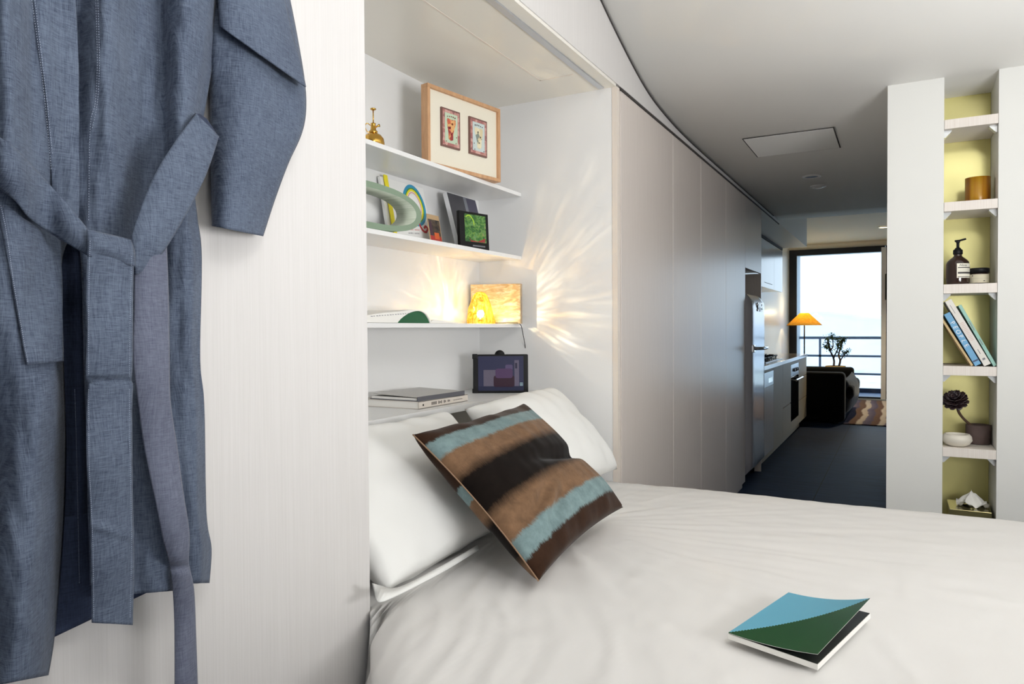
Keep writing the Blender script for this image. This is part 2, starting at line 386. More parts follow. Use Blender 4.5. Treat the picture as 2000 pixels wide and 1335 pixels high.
# duvet
NX, NY = 200, 190
def duv(i, j):
    X = -1.57+(0.70+1.57)*i/NX; v = j/NY
    k = sst(-1.03, -0.97, X)
    yn = max(0.86, min(1.25, -X/0.842)) if X > -1.06 else 1.25; yf = 2.822
    # cross section: drop / top / drop
    dn, df = 0.30*k+0.02, 0.28
    L = yf-yn; tot = dn+L+df; s = v*tot; r = 0.10
    if s < dn: Y = yn; z = -(dn-s)
    elif s > dn+L: Y = yf+0.0; z = -(s-dn-L)
    else: Y = yn+(s-dn); z = 0
    # round the edges
    e1 = Y-yn; e2 = yf-Y
    if z == 0:
        z -= 0.045*math.exp(-e1/0.05)*k+0.035*math.exp(-e2/0.05)+0.01*math.exp(-e1/0.05)
    else: z -= (0.045*k+0.01 if s < dn else 0.035)
    base = 0.622
    foot = sst(0.50, 0.70, X); z -= 0.1*foot*foot
    if abs(z) < 0.12:
        f = 1.0
        z += 0.012*nz(X*1.3+3, Y*1.2)
        cx, cy = -1.0, 2.0; ang = math.atan2(Y-cy, X-cx); rad = math.hypot(X-cx, Y-cy)
        rg = lambda t: (1-abs(t))**3
        fade = sst(0.05, 0.35, rad)*math.exp(-max(0, rad-0.35)*1.3)
        z += 0.0045*rg(nz(ang*7+0.8*nz(X*3, Y*3), rad*0.8, 1))*fade+0.003*rg(nz(ang*15, rad*1.2, 7))*fade
        near = sst(1.8, 1.1, Y)
        q1 = X*1.0+0.45*Y+0.10*nz(X*2, Y*2, 5)
        z += 0.006*rg(nz(q1*9, (Y-0.45*X)*1.1, 2))*near*k+0.0028*rg(nz(q1*21, (Y-0.45*X)*2.0, 12))*near*k
        z += 0.0022*nz(X*6+8, Y*15, 2)+0.0012*nz(X*24, Y*12, 9)
    else:
        Y += 0.02*math.sin(X*14+nz(X*3, 0)*4)*(1 if s < dn else -1)*k
    return (X, Y-(0.0), base+z)
vs = [duv(i, j) for i in range(NX+1) for j in range(NY+1)]
fs = [(i*(NY+1)+j, (i+1)*(NY+1)+j, (i+1)*(NY+1)+j+1, i*(NY+1)+j+1) for i in range(NX) for j in range(NY)]
dv = tag(mesh('duvet', vs, fs, M_duvet, smooth=True), 'rumpled white duvet spread over the bed', 'duvet')

def pillow(name, C, th, m, parent=None, n=56, p=0.42, fn=None, back=0.5, sag=None, pinch=0.06, uvback=None):
    # C: four corners (bl, br, tr, tl); local normal = towards the viewer
    bl, br_, tr, tl = [Vector(c) for c in C]
    nrm = (br_-bl).cross(tl-bl).normalized()
    vs = []; uvs = []; idx = {}
    for s in (0, 1):
        for i in range(n+1):
            for j in range(n+1):
                u, v = i/n, j/n
                if s == 1 and (i in (0, n) or j in (0, n)): idx[(s, i, j)] = idx[(0, i, j)]; continue
                a, b = 2*u-1, 2*v-1
                # edges bow inward between the corners
                uu = 0.5+0.5*a*(1-pinch*(1-b*b)); vv = 0.5+0.5*b*(1-pinch*(1-a*a))
                P = bl*(1-uu)*(1-vv)+br_*uu*(1-vv)+tr*uu*vv+tl*(1-uu)*vv
                h = ((1-a*a)*(1-b*b)); h = max(h, 0)**p
                hh = th*h*((1-back) if s == 0 else -back)
                if fn: hh += fn(u, v, s)*min(1, h*2)
                P = P+nrm*hh
                idx[(s, i, j)] = len(vs); vs.append(P); uvs.append((u, v))
    fs = []
    for s in (0, 1):
        for i in range(n):
            for j in range(n):
                q = (idx[(s, i, j)], idx[(s, i+1, j)], idx[(s, i+1, j+1)], idx[(s, i, j+1)])
                fs.append(q if s == 0 else q[::-1])
    mi = None
    if isinstance(m, list): mi = (m, [0]*(n*n)+[1]*(n*n))
    return mesh(name, vs, fs, m if not mi else None, parent, True, uvs, mats=mi)
def pf(sd):
    def f(u, v, s):
        r = min(u, 1-u, v, 1-v)
        e = math.exp(-r*9)
        return 0.012*nz(u*2.2+sd, v*2.4)+0.007*math.sin((u*22+v*6)+4*nz(u*3, v*3, sd))*e+0.006*nz(u*9+sd, v*5)
    return f
T = thing('pillow', (-1.2, 1.6, 0.62), 'white pillow nearest the robe panel, behind the striped cushion', 'pillow', 'bed pillows')
pillow('cover', [(-0.995, 1.246, 0.662), (-1.02, 1.96, 0.675), (-1.34, 1.99, 0.955), (-1.33, 1.25, 0.945)], 0.21, M_pillow, T, fn=pf(1), pinch=0.02, back=0.6, p=0.36)
vs = []; fs = []
fl = [(onX(728, 1138, -0.985), onX(735, 1168, -0.97)), (onX(775, 1150, -0.955), onX(752, 1174, -0.935)), (onX(850, 1112, -0.95), onX(856, 1122, -0.94)), (onX(930, 1065, -0.985), onX(934, 1074, -0.98))]
bm = bmesh.new(); a = bez([q[0] for q in fl], 6); b = bez([q[1] for q in fl], 6)
va = [bm.verts.new(q) for q in a]; vb = [bm.verts.new(q) for q in b]
for i in range(len(a)-1): bm.faces.new((va[i], va[i+1], vb[i+1], vb[i]))
o = bmo('flange', bm, M_pillow, T, True); md = o.modifiers.new('s', 'SOLIDIFY'); md.thickness = 0.004
T = thing('pillow', (-1.2, 2.4, 0.62), 'white pillow at the far side of the bed against the niche side wall', 'pillow', 'bed pillows')
pillow('cover', [(-1.02, 2.06, 0.67), (-1.02, 2.775, 0.66), (-1.30, 2.72, 0.985), (-1.31, 2.06, 0.965)], 0.18, M_pillow, T, fn=pf(5), pinch=0.03, back=0.4, p=0.4)

# striped velvet cushion
br1, bl1, tn1, bk1 = S(54, 36, 25), S(120, 142, 144), S(122, 95, 72), S(22, 16, 13)
def velvet(name, stops):
    m = mat(name, br1, 0.9, spec=0.1, sheen=0.12)
    t = N(m, 'ShaderNodeTexCoord'); s = N(m, 'ShaderNodeSeparateXYZ'); LK(m, t.outputs['UV'], s.inputs[0])
    nn = ntex(m, scale=(1, 1, 1), s=14, detail=6, rough=0.7, co='UV')
    n2 = ntex(m, scale=(60, 4, 1), s=3, detail=4, rough=0.7, co='UV')
    f = mul(m, s.outputs[1], mul(m, mul(m, nn, -0.5, 'ADD'), 0.045), 'ADD'); f = mul(m, f, mul(m, mul(m, n2, -0.5, 'ADD'), 0.05), 'ADD')
    c = ramp(m, f, stops); mott = ramp(m, ntex(m, s=30, detail=5, rough=0.7), [(0.3, (0.72, 0.72, 0.72, 1)), (0.7, (1.15, 1.12, 1.1, 1))])
    basecol(m, mix(m, 1.0, c, mott, 'MULTIPLY')); bump(m, nn, 0.15, 0.004); return m
M_vf = velvet('striped_velvet_front', [(0.0, br1), (0.105, br1), (0.125, bl1), (0.22, bl1), (0.24, tn1), (0.37, tn1), (0.44, bk1), (0.63, bk1), (0.70, tn1), (0.79, tn1), (0.81, bl1), (0.90, bl1), (0.915, br1), (1.0, br1)])
M_vb = velvet('striped_velvet_back', [(0.0, tn1), (0.08, tn1), (0.16, bk1), (0.36, bk1), (0.42, tn1), (0.52, tn1), (0.53, bl1), (0.62, bl1), (0.63, br1), (1.0, br1)])
T = thing('cushion', (-0.95, 1.85, 0.62), 'square velvet cushion with brown, tan, blue and black stripes leaning on the pillows', 'cushion')
A = onX(806, 848, -1.07); B = onX(1022, 788, -1.10); Cc = onZ(1217, 990, 0.695); D = onZ(1052, 1134, 0.660)
def cf(u, v, s):
    if s: return 0.004*nz(u*5, v*5)
    d = (v-0.50-0.03*math.sin(u*5)); g = -0.030*math.exp(-(d/0.045)**2)*sst(0.25, 0.75, u)
    g += 0.009*math.sin((v-0.25*u)*42+3*nz(u*3, v*3))*math.exp(-((v-0.27)/0.12)**2)*math.exp(-((u-0.25)/0.25)**2)
    g += 0.010*nz(u*3+3, v*3)+0.003*nz(u*14, v*4, 3)
    g += 0.006*math.sin(u*26+v*8)*math.exp(-min(v, 1-v)*12)
    return g
pillow('cover', [D, Cc, B, A], 0.175, [M_vf, M_vb], T, n=80, p=0.42, fn=cf, pinch=0.07, back=0.55)
# edge seam of the cushion
def quadedge(a, b, k, n=20): return [a.lerp(b, i/n) for i in range(n+1)]
M_seam = mat('cushion_seam', S(150, 120, 95), 0.9)
nq = 24; pin = 0.07; pts = []
for i in range(nq+1):
    b_ = 2*i/nq-1; uu = 0.5-0.5*(1-pin*(1-b_*b_)); vv = i/nq
    pts.append(D*(1-uu)*(1-vv)+Cc*uu*(1-vv)+B*uu*vv+A*(1-uu)*vv)
tube_o('seam', pts, 0.0018, M_seam, T, 6)

# ------------------------------------------------------------------ magazine on the bed
zc = 0.640
Lc, Tc, Rc, Bc = onZ(1422, 1243, zc), onZ(1540, 1163, zc), onZ(1700, 1203, zc), onZ(1597, 1304, zc)
T = thing('magazine', Lc, 'slim magazine with blue and dark green cover lying on the duvet', 'magazine')
def quadpt(a, b): return Lc*(1-a)*(1-b)+Bc*a*(1-b)+Rc*a*b+Tc*(1-a)*b
def sheet(z0f, z1f, name, m, inset=0.0, n=24, mfn=None, mats=None):
    vs = []; fs = []; mi = []
    for k in (0, 1):
        for i in range(n+1):
            for j in range(n+1):
                a = inset+(1-2*inset)*i/n; b = inset+(1-2*inset)*j/n
                p = quadpt(a, b); p.z = zc+(z0f(a, b) if k == 0 else z1f(a, b)); vs.append(p)
    q = lambda k, i, j: k*(n+1)**2+i*(n+1)+j
    for i in range(n):
        for j in range(n):
            fs.append((q(0, i, j), q(0, i, j+1), q(0, i+1, j+1), q(0, i+1, j))); mi.append(0)
            fs.append((q(1, i, j), q(1, i+1, j), q(1, i+1, j+1), q(1, i, j+1))); mi.append(mfn((i+.5)/n, (j+.5)/n) if mfn else 0)
    for i in range(n):
        for (x, y, X2, Y2) in ((i, 0, i+1, 0), (i, n, i+1, n), (0, i, 0, i+1), (n, i, n, i+1)):
            fs.append((q(0, x, y), q(0, X2, Y2), q(1, X2, Y2), q(1, x, y))); mi.append(0)
    return mesh(name, vs, fs, m, T, False, None, mats=(mats, mi) if mats else None)
sheet(lambda a, b: -0.004, lambda a, b: 0.006, 'pages', M_paper)
sheet(lambda a, b: 0.0062, lambda a, b: 0.0068, 'inner_page', mat('dark_page', S(20, 26, 24), 0.3), 0.004)
M_mb = mat('cover_blue', S(104, 172, 196), 0.35); M_mg = mat('cover_green', S(30, 76, 40), 0.25)
lift = lambda a, b: 0.0075+0.030*(a**2.2)*(0.55+0.45*b)
cov = sheet(lift, lambda a, b: lift(a, b)+0.0006, 'cover', None, 0.0, n=48, mfn=lambda a, b: 1 if b > a else 2, mats=[M_paper, M_mb, M_mg])

# ------------------------------------------------------------------ ROBE
robe = thing('robe', (XC+0.04, 0.6, 0.7), 'blue-grey linen robe with tied belt hanging on the pale panel', 'robe')
NXT = [0]
def W(px, py, off): return onX(px, py, XC+off)
def cloth(name, L, R, off, m, nu=40, nv=90, parent=None, th=0.0022, sm=True):
    Lp, Rp = res(L, nv), res(R, nv); vs = []; fs = []
    for j in range(nv):
        for i in range(nu):
            u, v = i/(nu-1), j/(nv-1)
            x = Lp[j][0]*(1-u)+Rp[j][0]*u; y = Lp[j][1]*(1-u)+Rp[j][1]*u
            vs.append(W(x, y, off(u, v, x, y)))
    for j in range(nv-1):
        for i in range(nu-1):
            a = j*nu+i; fs.append((a, a+nu, a+nu+1, a+1))
    o = mesh(name, vs, fs, m, parent or robe, sm); md = o.modifiers.new('thick', 'SOLIDIFY'); md.thickness = th; md.offset = 0
    return o
def stitch(name, pts, off, m=M_stitch, dash=5.0, parent=None, wd=0.0008):
    P = res(pts, max(2, int(sum(math.hypot(b[0]-a[0], b[1]-a[1]) for a, b in zip(pts, pts[1:]))/dash)*2))
    bm = bmesh.new()
    for k in range(0, len(P)-1, 2):
        a, b = W(*P[k], off(*P[k]) if callable(off) else off), W(*P[k+1], off(*P[k+1]) if callable(off) else off)
        tube(bm, [a, b], wd*0.5, 4)
    return bmo(name, bm, m, parent or robe)
fold = lambda x, y, s=0.0: 0.022*math.sin(x*0.035+s+1.6*nz(x*0.004+s, y*0.0025))+0.014*nz(x*0.022+s, y*0.005)+0.005*nz(x*0.05, y*0.016, s)
# back of the robe (close to the panel)
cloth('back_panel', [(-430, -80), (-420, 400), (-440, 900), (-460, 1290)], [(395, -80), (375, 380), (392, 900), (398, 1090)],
      lambda u, v, x, y: 0.012+0.006*math.sin(x*0.04), M_robein_shade, 60, 50)
cloth('back_hem', [(60, 1020), (60, 1265)], [(300, 980), (300, 1150)], lambda u, v, x, y: 0.03+0.006*math.sin(x*0.05), M_robein_shade, 20, 20)
# right-hand front
def o_rf(u, v, x, y):
    e = sst(0, 0.09, 1-u)
    b = 0.030+0.035*e
    c = 0.014*math.exp(-((x-225-0.03*y)/38)**2)-0.020*math.exp(-((x-312-(0.02*y))/18)**2)*sst(560, 200, y)+0.014*math.exp(-((x-360-0.05*(200-y))/30)**2)*sst(500, 200, y)
    pin = -0.015*math.exp(-((y-460)/120)**2)*e
    return b+c+fold(x, y, 1.0)*0.8+pin
cloth('front_panel', [(120, -80), (128, 200), (140, 440), (158, 500), (164, 700), (170, 900), (176, 1142)], [(446, -80), (425, 60), (402, 200), (378, 330), (384, 420), (393, 500), (390, 700), (398, 790), (402, 1000), (412, 1070), (408, 1138)],
      o_rf, M_robe, 90, 130)
stitch('stitching', [(187, 0), (190, 120), (186, 200), (176, 250), (173, 430)], lambda x, y: o_rf(0.2, 0, x, y)+0.002)
stitch('stitching', [(191, 0), (194, 120), (190, 200), (180, 250)], lambda x, y: o_rf(0.2, 0, x, y)+0.002)
cloth('inner_facing', [(90, 440), (90, 700), (90, 900), (90, 1128)], [(200, 440), (200, 700), (205, 900), (210, 1150)], lambda u, v, x, y: 0.026+0.01*math.sin(x*0.09), M_robein_shade, 24, 50)  # shade between the two fronts is given by this facing's dark colour
stitch('stitching', [(146, 760), (150, 900), (155, 1138)], 0.040, dash=3)
# lower right front, nearer layer
def o_lr(u, v, x, y): return 0.078+0.012*math.sin(PI*u)+fold(x, y, 2.2)*0.7-0.03*sst(0.86, 1, u)
cloth('front_skirt', [(160, 470), (166, 600), (170, 800), (176, 1000), (182, 1165)], [(322, 470), (330, 600), (332, 800), (345, 1000), (352, 1152)], o_lr, M_robe, 50, 90)
# left-hand front
def o_lf(u, v, x, y):
    e = sst(0, 0.04, 1-u)
    b = 0.055+0.04*e+0.016*math.sin(PI*u)
    g = 0.016*math.exp(-((x-20-0.05*y)/45)**2)-0.010*math.exp(-((x-62)/14)**2)*sst(500, 300, y)
    pin = -0.02*math.exp(-((y-430)/90)**2)*e
    s = 0.018*math.sin((x*0.8+y*0.10)*0.045+1)*sst(500, 800, y)
    return b+g+fold(x, y, 0.3)*0.8+pin+s
cloth('front_panel', [(-400, -80), (-380, 300), (-400, 700), (-420, 1000), (-440, 1420)], [(140, -80), (151, 100), (153, 300), (153, 400), (138, 455), (119, 520), (123, 700), (128, 880), (122, 1050), (106, 1235), (93, 1318)],
      o_lf, M_robe, 110, 140)
# button band and its stitching
cloth('placket', [(55, -80), (74, 80), (90, 200), (104, 400), (100, 440)], [(141, -80), (152, 100), (154, 300), (154, 400), (150, 450)], lambda u, v, x, y: o_lf(0.93, 0, x, y)+0.006+0.006*math.sin(PI*u), M_robe, 24, 60)
stitch('stitching', [(62, 0), (76, 100), (88, 200), (100, 330)], lambda x, y: o_lf(0.93, 0, x, y)+0.0105)
stitch('stitching', [(68, 0), (80, 100), (92, 200), (102, 300)], lambda x, y: o_lf(0.93, 0, x, y)+0.0105)
# pocket
o_pk = lambda u, v, x, y: o_lf(0.8, 0, x, y)+0.005
cloth('pocket', [(-8, 395), (8, 470), (25, 560), (52, 712)], [(118, 470), (121, 560), (122, 640), (123, 705)], o_pk, M_robe, 24, 40)
stitch('stitching', [(1, 400), (12, 450), (28, 560), (54, 706)], lambda x, y: o_pk(0, 0, x, y)+0.003, dash=4)
# sleeve: lower part and the fold that hangs over it
def o_sl(u, v, x, y): return 0.028+0.050*math.sin(PI*min(1, max(0, u)))**0.6+0.010*nz(x*0.015, y*0.006)+0.006*math.sin(x*0.05+y*0.012)
SLL = [(418, -30), (414, 60), (411, 150), (412, 300), (415, 441)]; SLR = [(560, -30), (578, 60), (594, 155), (597, 215), (588, 262), (562, 320), (536, 390), (513, 461)]
cloth('sleeve', SLL, SLR, o_sl, M_robe, 50, 90)
cloth('sleeve_back', [(x+3, y-4) for x, y in SLL], [(x-2, y-4) for x, y in SLR], lambda u, v, x, y: 0.022+0.01*math.sin(PI*u), M_robein_shade, 30, 50)
def o_sf(u, v, x, y): return 0.05+0.055*math.sin(PI*min(1, max(0, u*0.92+0.04)))**0.5*(0.6+0.4*v)+0.009*nz(x*0.02, y*0.01)
# fold: bounded below by the diagonal crease
cloth('sleeve_fold', [(420, -90), (426, -20), (428, 30), (430, 52)], [(540, -90), (556, 0), (574, 78), (586, 118), (597, 170)], o_sf, M_robe, 50, 60)
# belt: two arms, knot and two tails
belt = link('belt', bpy.data.meshes.new('belt_anchor'), robe)
bpy.data.objects.remove(belt)
cloth('belt', [(-420, 60), (-200, 150), (0, 268), (60, 322), (125, 392), (174, 452)], [(-420, 165), (-200, 255), (0, 368), (60, 428), (120, 467), (174, 500)], lambda u, v, x, y: (o_lf(0.8, 0, x, y)+0.022)*(1-sst(60, 170, x))+0.135*sst(60, 170, x)+0.008*math.sin(PI*u), M_robe, 16, 70)
# right arm rises to the side and turns back through the loop
cloth('belt', [(383, 222), (345, 272), (300, 345), (268, 425), (256, 470), (262, 500)], [(427, 266), (402, 340), (362, 420), (318, 492), (288, 524), (264, 536)], lambda u, v, x, y: 0.125+0.010*math.sin(PI*u)-0.02*sst(0.35, 0, v)+0.004*nz(x*0.02, y*0.02), M_robe, 20, 60)
cloth('belt_loop', [(378, 216), (381, 222), (384, 228)], [(403, 232), (420, 258), (429, 274)], lambda u, v, x, y: 0.055+0.05*v, M_robein_shade, 12, 10)
cloth('belt', [(172, 450), (168, 560), (170, 650), (167, 738), (173, 748), (169, 800), (169, 900), (176, 1000), (179, 1215)], [(262, 486), (259, 560), (258, 700), (256, 742), (259, 752), (257, 800), (258, 950), (261, 1100), (258, 1220)],
      lambda u, v, x, y: 0.145+0.008*math.sin(PI*u)-0.008*math.exp(-((y-742)/6)**2)+0.004*math.sin(y*0.03)-0.02*sst(900, 1220, y)+0.004*math.exp(-((y-1030-0.3*(x-200))/9)**2), M_robe, 20, 140)
cloth('belt_knot', [(170, 448), (171, 470), (172, 500)], [(255, 468), (262, 490), (264, 520)], lambda u, v, x, y: 0.150+0.012*math.sin(PI*u)*math.sin(PI*v), M_robe, 16, 14)
stitch('stitching', [(176, 470), (173, 600), (173, 730)], 0.155, dash=4); stitch('stitching', [(257, 500), (254, 620), (253, 735)], 0.155, dash=4)
stitch('stitching', [(173, 760), (174, 900), (181, 1050), (183, 1205)], lambda x, y: 0.154-0.02*sst(900, 1220, y), dash=4); stitch('stitching', [(253, 760), (254, 900), (257, 1050), (254, 1205)], lambda x, y: 0.154-0.02*sst(900, 1220, y), dash=4)
cloth('belt', [(262, 520), (262, 600), (260, 700), (270, 790), (283, 880), (305, 985), (318, 1050), (334, 1116), (341, 1220), (341, 1420)], [(324, 465), (328, 560), (330, 680), (332, 780), (345, 870), (357, 960), (369, 1040), (368, 1098), (378, 1150), (382, 1240), (388, 1420)],
      lambda u, v, x, y: 0.125+0.008*math.sin(PI*u)+0.006*math.sin(y*0.02)-0.01*math.exp(-((y-1106)/8)**2)-0.03*sst(1000, 1300, y), M_robe2, 18, 150)
# upper body to the shoulders (above the frame) and hanger
cloth('back_yoke', [(-330, -420), (-400, -300), (-430, -60)], [(330, -400), (400, -300), (420, -60)], lambda u, v, x, y: 0.02+0.03*math.sin(PI*u), M_robe, 40, 20)
H = thing('coat_hanger', (XC+0.035, 0.6, 1.99), 'hanger carrying the blue-grey robe, above the picture edge', 'hanger')
zt = 2.06
tube_o('arm', bez([(XC+0.06, 0.40, 1.97), (XC+0.06, 0.5, 2.03), (XC+0.06, 0.6, zt), (XC+0.06, 0.7, 2.03), (XC+0.06, 0.80, 1.97)], 6), 0.008, M_oak, H)
tube_o('hook', bez([(XC+0.06, 0.6, zt), (XC+0.06, 0.6, 2.12), (XC+0.06, 0.625, 2.15), (XC+0.06, 0.6, 2.175), (XC+0.06, 0.575, 2.155)], 6), 0.002, M_chrome, H)
tag(tube_o('wall_hook', [(XC, 0.6, 2.165), (XC+0.08, 0.6, 2.165), (XC+0.085, 0.6, 2.18)], 0.004, M_chrome), 'small metal hook on the pale panel holding the hanger', 'hook')

# ------------------------------------------------------------------ NICHE OBJECTS
# top shelf: brass mister
M_brass = mat('brass', S(214, 170, 84), 0.16, 1.0)
c = Vector((-1.585, 1.925, 1.85)); T = thing('plant_mister', c, 'round brass plant mister on the top niche shelf', 'plant mister')
lathe_o('bottle', [(0, 0), (0.028, 0.001), (0.036, 0.012), (0.038, 0.028), (0.035, 0.044), (0.026, 0.056), (0.014, 0.061), (0.011, 0.064)], c, M_brass, T)
lathe_o('collar', [(0.013, 0.062), (0.0145, 0.063), (0.0145, 0.070), (0.010, 0.072), (0.008, 0.092), (0.009, 0.096), (0.004, 0.098)], c, M_brass, T)
tube_o('plunger', [c+Vector((0, 0, 0.095)), c+Vector((0, 0, 0.143))], 0.002, M_brass, T)
lathe_o('thumb_plate', [(0.0, 0.146), (0.009, 0.147), (0.0105, 0.144), (0.006, 0.141), (0, 0.141)], c, M_brass, T)
d = Vector((0.55, 0.835, 0))
tube_o('handle', bez([c-d*0.010+Vector((0, 0, 0.088)), c-d*0.022+Vector((0, 0, 0.094)), c-d*0.029+Vector((0, 0, 0.082)), c-d*0.022+Vector((0, 0, 0.066)), c-d*0.012+Vector((0, 0, 0.064))], 6), 0.0018, M_brass, T)
tube_o('spout', [c+d*0.006+Vector((0, 0, 0.082)), c+d*0.016+Vector((0, 0, 0.09)), c+d*0.022+Vector((0, 0, 0.092))], [0.0025, 0.003, 0.0055], M_brass, T)

# framed tiles
pl, pr = Vector((-1.537, 2.18, 1.851)), Vector((-1.462, 2.595, 1.851))
Mf = frame(pl, pr-pl, (0, 0, 1)); FW, FH = (pr-pl).length, 0.303
T = thing('framed_picture', None, 'oak framed picture of two small illustrated tiles on the top niche shelf', 'picture', M=Mf)
bm = bmesh.new(); e = 0.014
for q in ((0, FW, 0, e), (0, FW, FH-e, FH), (0, e, e, FH-e), (FW-e, FW, e, FH-e)): bbox(bm, q[0], q[1], 0, 0.036, q[2], q[3], 0.001, 1)
bmo('frame', bm, M_oak, T)
M_mount = mat('cream_mount', S(232, 226, 208), 0.8)
box('mount', e, FW-e, 0.012, 0.03, e, FH-e, M_mount, T)
def tile_mat(name, bgc, ftc, c3, c4):
    m = mat(name, bgc, 0.5)
    t = N(m, 'ShaderNodeTexCoord'); v = N(m, 'ShaderNodeTexVoronoi'); v.inputs['Scale'].default_value = 75; LK(m, t.outputs['Object'], v.inputs['Vector'])
    s = N(m, 'ShaderNodeSeparateColor'); LK(m, v.outputs['Color'], s.inputs[0])
    basecol(m, ramp(m, s.outputs[0], [(0.0, bgc), (0.35, ftc), (0.6, c3), (0.85, c4)], 'CONSTANT')); return m
M_tf = mat('tile_frame', S(118, 84, 76), 0.5)
M_tb = tile_mat('tile_border', S(190, 140, 130), S(170, 110, 105), S(205, 160, 150), S(150, 100, 100))
M_tg = mat('tile_mint', S(190, 206, 180), 0.5); M_tg2 = mat('tile_pale_blue', S(196, 208, 206), 0.5)
M_f1 = tile_mat('foot_red', S(214, 140, 96), S(196, 96, 70), S(222, 170, 110), S(150, 52, 52))
M_f2 = tile_mat('foot_cream', S(228, 218, 186), S(224, 214, 180), S(214, 200, 160), S(130, 140, 130))
M_tdot = mat('tile_dark_ink', S(70, 74, 84), 0.6)
def P2L(px, py, Mx, yy=0.0):
    o = Mx @ Vector((0, yy, 0)); n = (Mx.to_3x3() @ Vector((0, 1, 0))); return Mx.inverted() @ onP(px, py, o, n)
for (tl, tr, brr, bll, mg, mfo, lb, flip) in (((861, 208.5), (897.5, 220), (897.5, 294), (861, 284), M_tg, M_f1, 'red and orange foot motif', 1), ((915.5, 226.5), (950, 238), (950, 308), (916, 300), M_tg2, M_f2, 'cream foot motif on pale blue', -1)):
    q = [P2L(*p_, Mf, 0.008) for p_ in (tl, tr, brr, bll)]
    x0, x1 = (q[0].x+q[3].x)/2, (q[1].x+q[2].x)/2; z1, z0 = (q[0].z+q[1].z)/2, (q[2].z+q[3].z)/2
    tl_ = tag(box('tile', x0, x1, 0.004, 0.0119, z0, z1, M_tf, T, 0.0008), lb)
    W_, H_ = x1-x0, z1-z0
    box('border', x0+0.006, x1-0.006, 0.0032, 0.0045, z0+0.006, z1-0.006, M_tb, tl_)
    box('field', x0+0.017, x1-0.017, 0.0026, 0.0036, z0+0.017, z1-0.017, mg, tl_)
    cx = (x0+x1)/2; sil = [(-0.20, 0.27), (-0.23, 0.2), (-0.21, 0.05), (-0.16, -0.12), (-0.15, -0.3), (-0.04, -0.35), (0.09, -0.32), (0.10, -0.15), (0.16, 0.0), (0.24, 0.16), (0.22, 0.27), (0.0, 0.25)]
    bm = bmesh.new(); prism(bm, [Vector((cx+flip*a*W_, 0.0020, z0+H_*(0.5+b*0.92))) for a, b in sil], Vector((0, 0.0008, 0))); bmo('foot_motif', bm, mfo, tl_)
    bm = bmesh.new()
    for k in range(5): lathe(bm, [(0, -0.0004), (0.0032-0.0002*k, -0.0004), (0.0032-0.0002*k, 0.0004)], (0, 0, 0), 10, Matrix.Translation((cx+flip*(0.2-0.1*k)*W_, 0.0022, z0+H_*(0.80+0.012*math.sin(k)))) @ Matrix.Rotation(PI/2, 4, 'X'))
    for (a, b, r_) in ((-0.28, -0.36, 0.0022), (0.24, -0.36, 0.0022), (0.27, -0.2, 0.002), (0.05, 0.12, 0.0045), (-0.08, 0.0, 0.004), (-0.02, -0.16, 0.003)):
        lathe(bm, [(0, -0.0004), (r_, -0.0004), (r_, 0.0004)], (0, 0, 0), 8, Matrix.Translation((cx+flip*a*W_, 0.0016, z0+H_*(0.5+b))) @ Matrix.Rotation(PI/2, 4, 'X'))
    o = bmo('motif_print', bm, M_tdot if flip < 0 else mat('tile_red_ink', S(150, 50, 50), 0.6), tl_); o['kind'] = 'stuff'

# second shelf: sage oval ring
M_sage = mat('sage_ceramic', S(132, 152, 130), 0.7); M_sage2 = mat('sage_ceramic_inside', S(196, 205, 190), 0.7)
n_ = ntex(M_sage2, scale=(1, 8, 60), s=4, detail=4); basecol(M_sage2, ramp(M_sage2, n_, [(0.3, S(172, 184, 164)), (0.7, S(206, 212, 198))]))
T = thing('oval_ring', (-1.56, 1.83, 1.566), 'sage green oval ring ornament standing on the second niche shelf', 'ornament')
bm = bmesh.new(); n = 96; rings = []
for i in range(n):
    a = 2*PI*i/n; ca, sa = math.cos(a), math.sin(a); row = []
    for (ra, rb, x) in ((0.275, 0.080, -1.515), (0.275, 0.080, -1.59), (0.238, 0.058, -1.60), (0.243, 0.060, -1.515)):
        row.append(bm.verts.new((x+0.012*(sa if x < -1.55 else 0), 1.83+ra*ca, 1.647+rb*sa+0.004*math.sin(3*a)-0.03*ca*0)))
    rings.append(row)
for i in range(n):
    a, b = rings[i], rings[(i+1) % n]
    for k in range(4):
        f = bm.faces.new((a[k], b[k], b[(k+1) % 4], a[(k+1) % 4])); f.material_index = 1 if k == 2 else 0; f.smooth = (k in (0, 2))
bmo('ring', bm, [M_sage, M_sage2], T)
# yellow stick behind the ring
M_yel = mat('yellow_paint', S(240, 224, 40), 0.5)
T = thing('yellow_ruler', (-1.66, 2.13, 1.566), 'narrow bright yellow stick leaning behind the sage oval ring', 'stick')
p1 = onX(766, 347, -1.695); p0 = Vector((-1.645, onX(772, 432, -1.65).y, 1.567))
Ms = frame(p0, (0, 1, 0), p1-p0)
box('stick', -0.010, 0.010, -0.003, 0.003, 0, (p1-p0).length, M_yel, T, 0.0015, M=Ms)
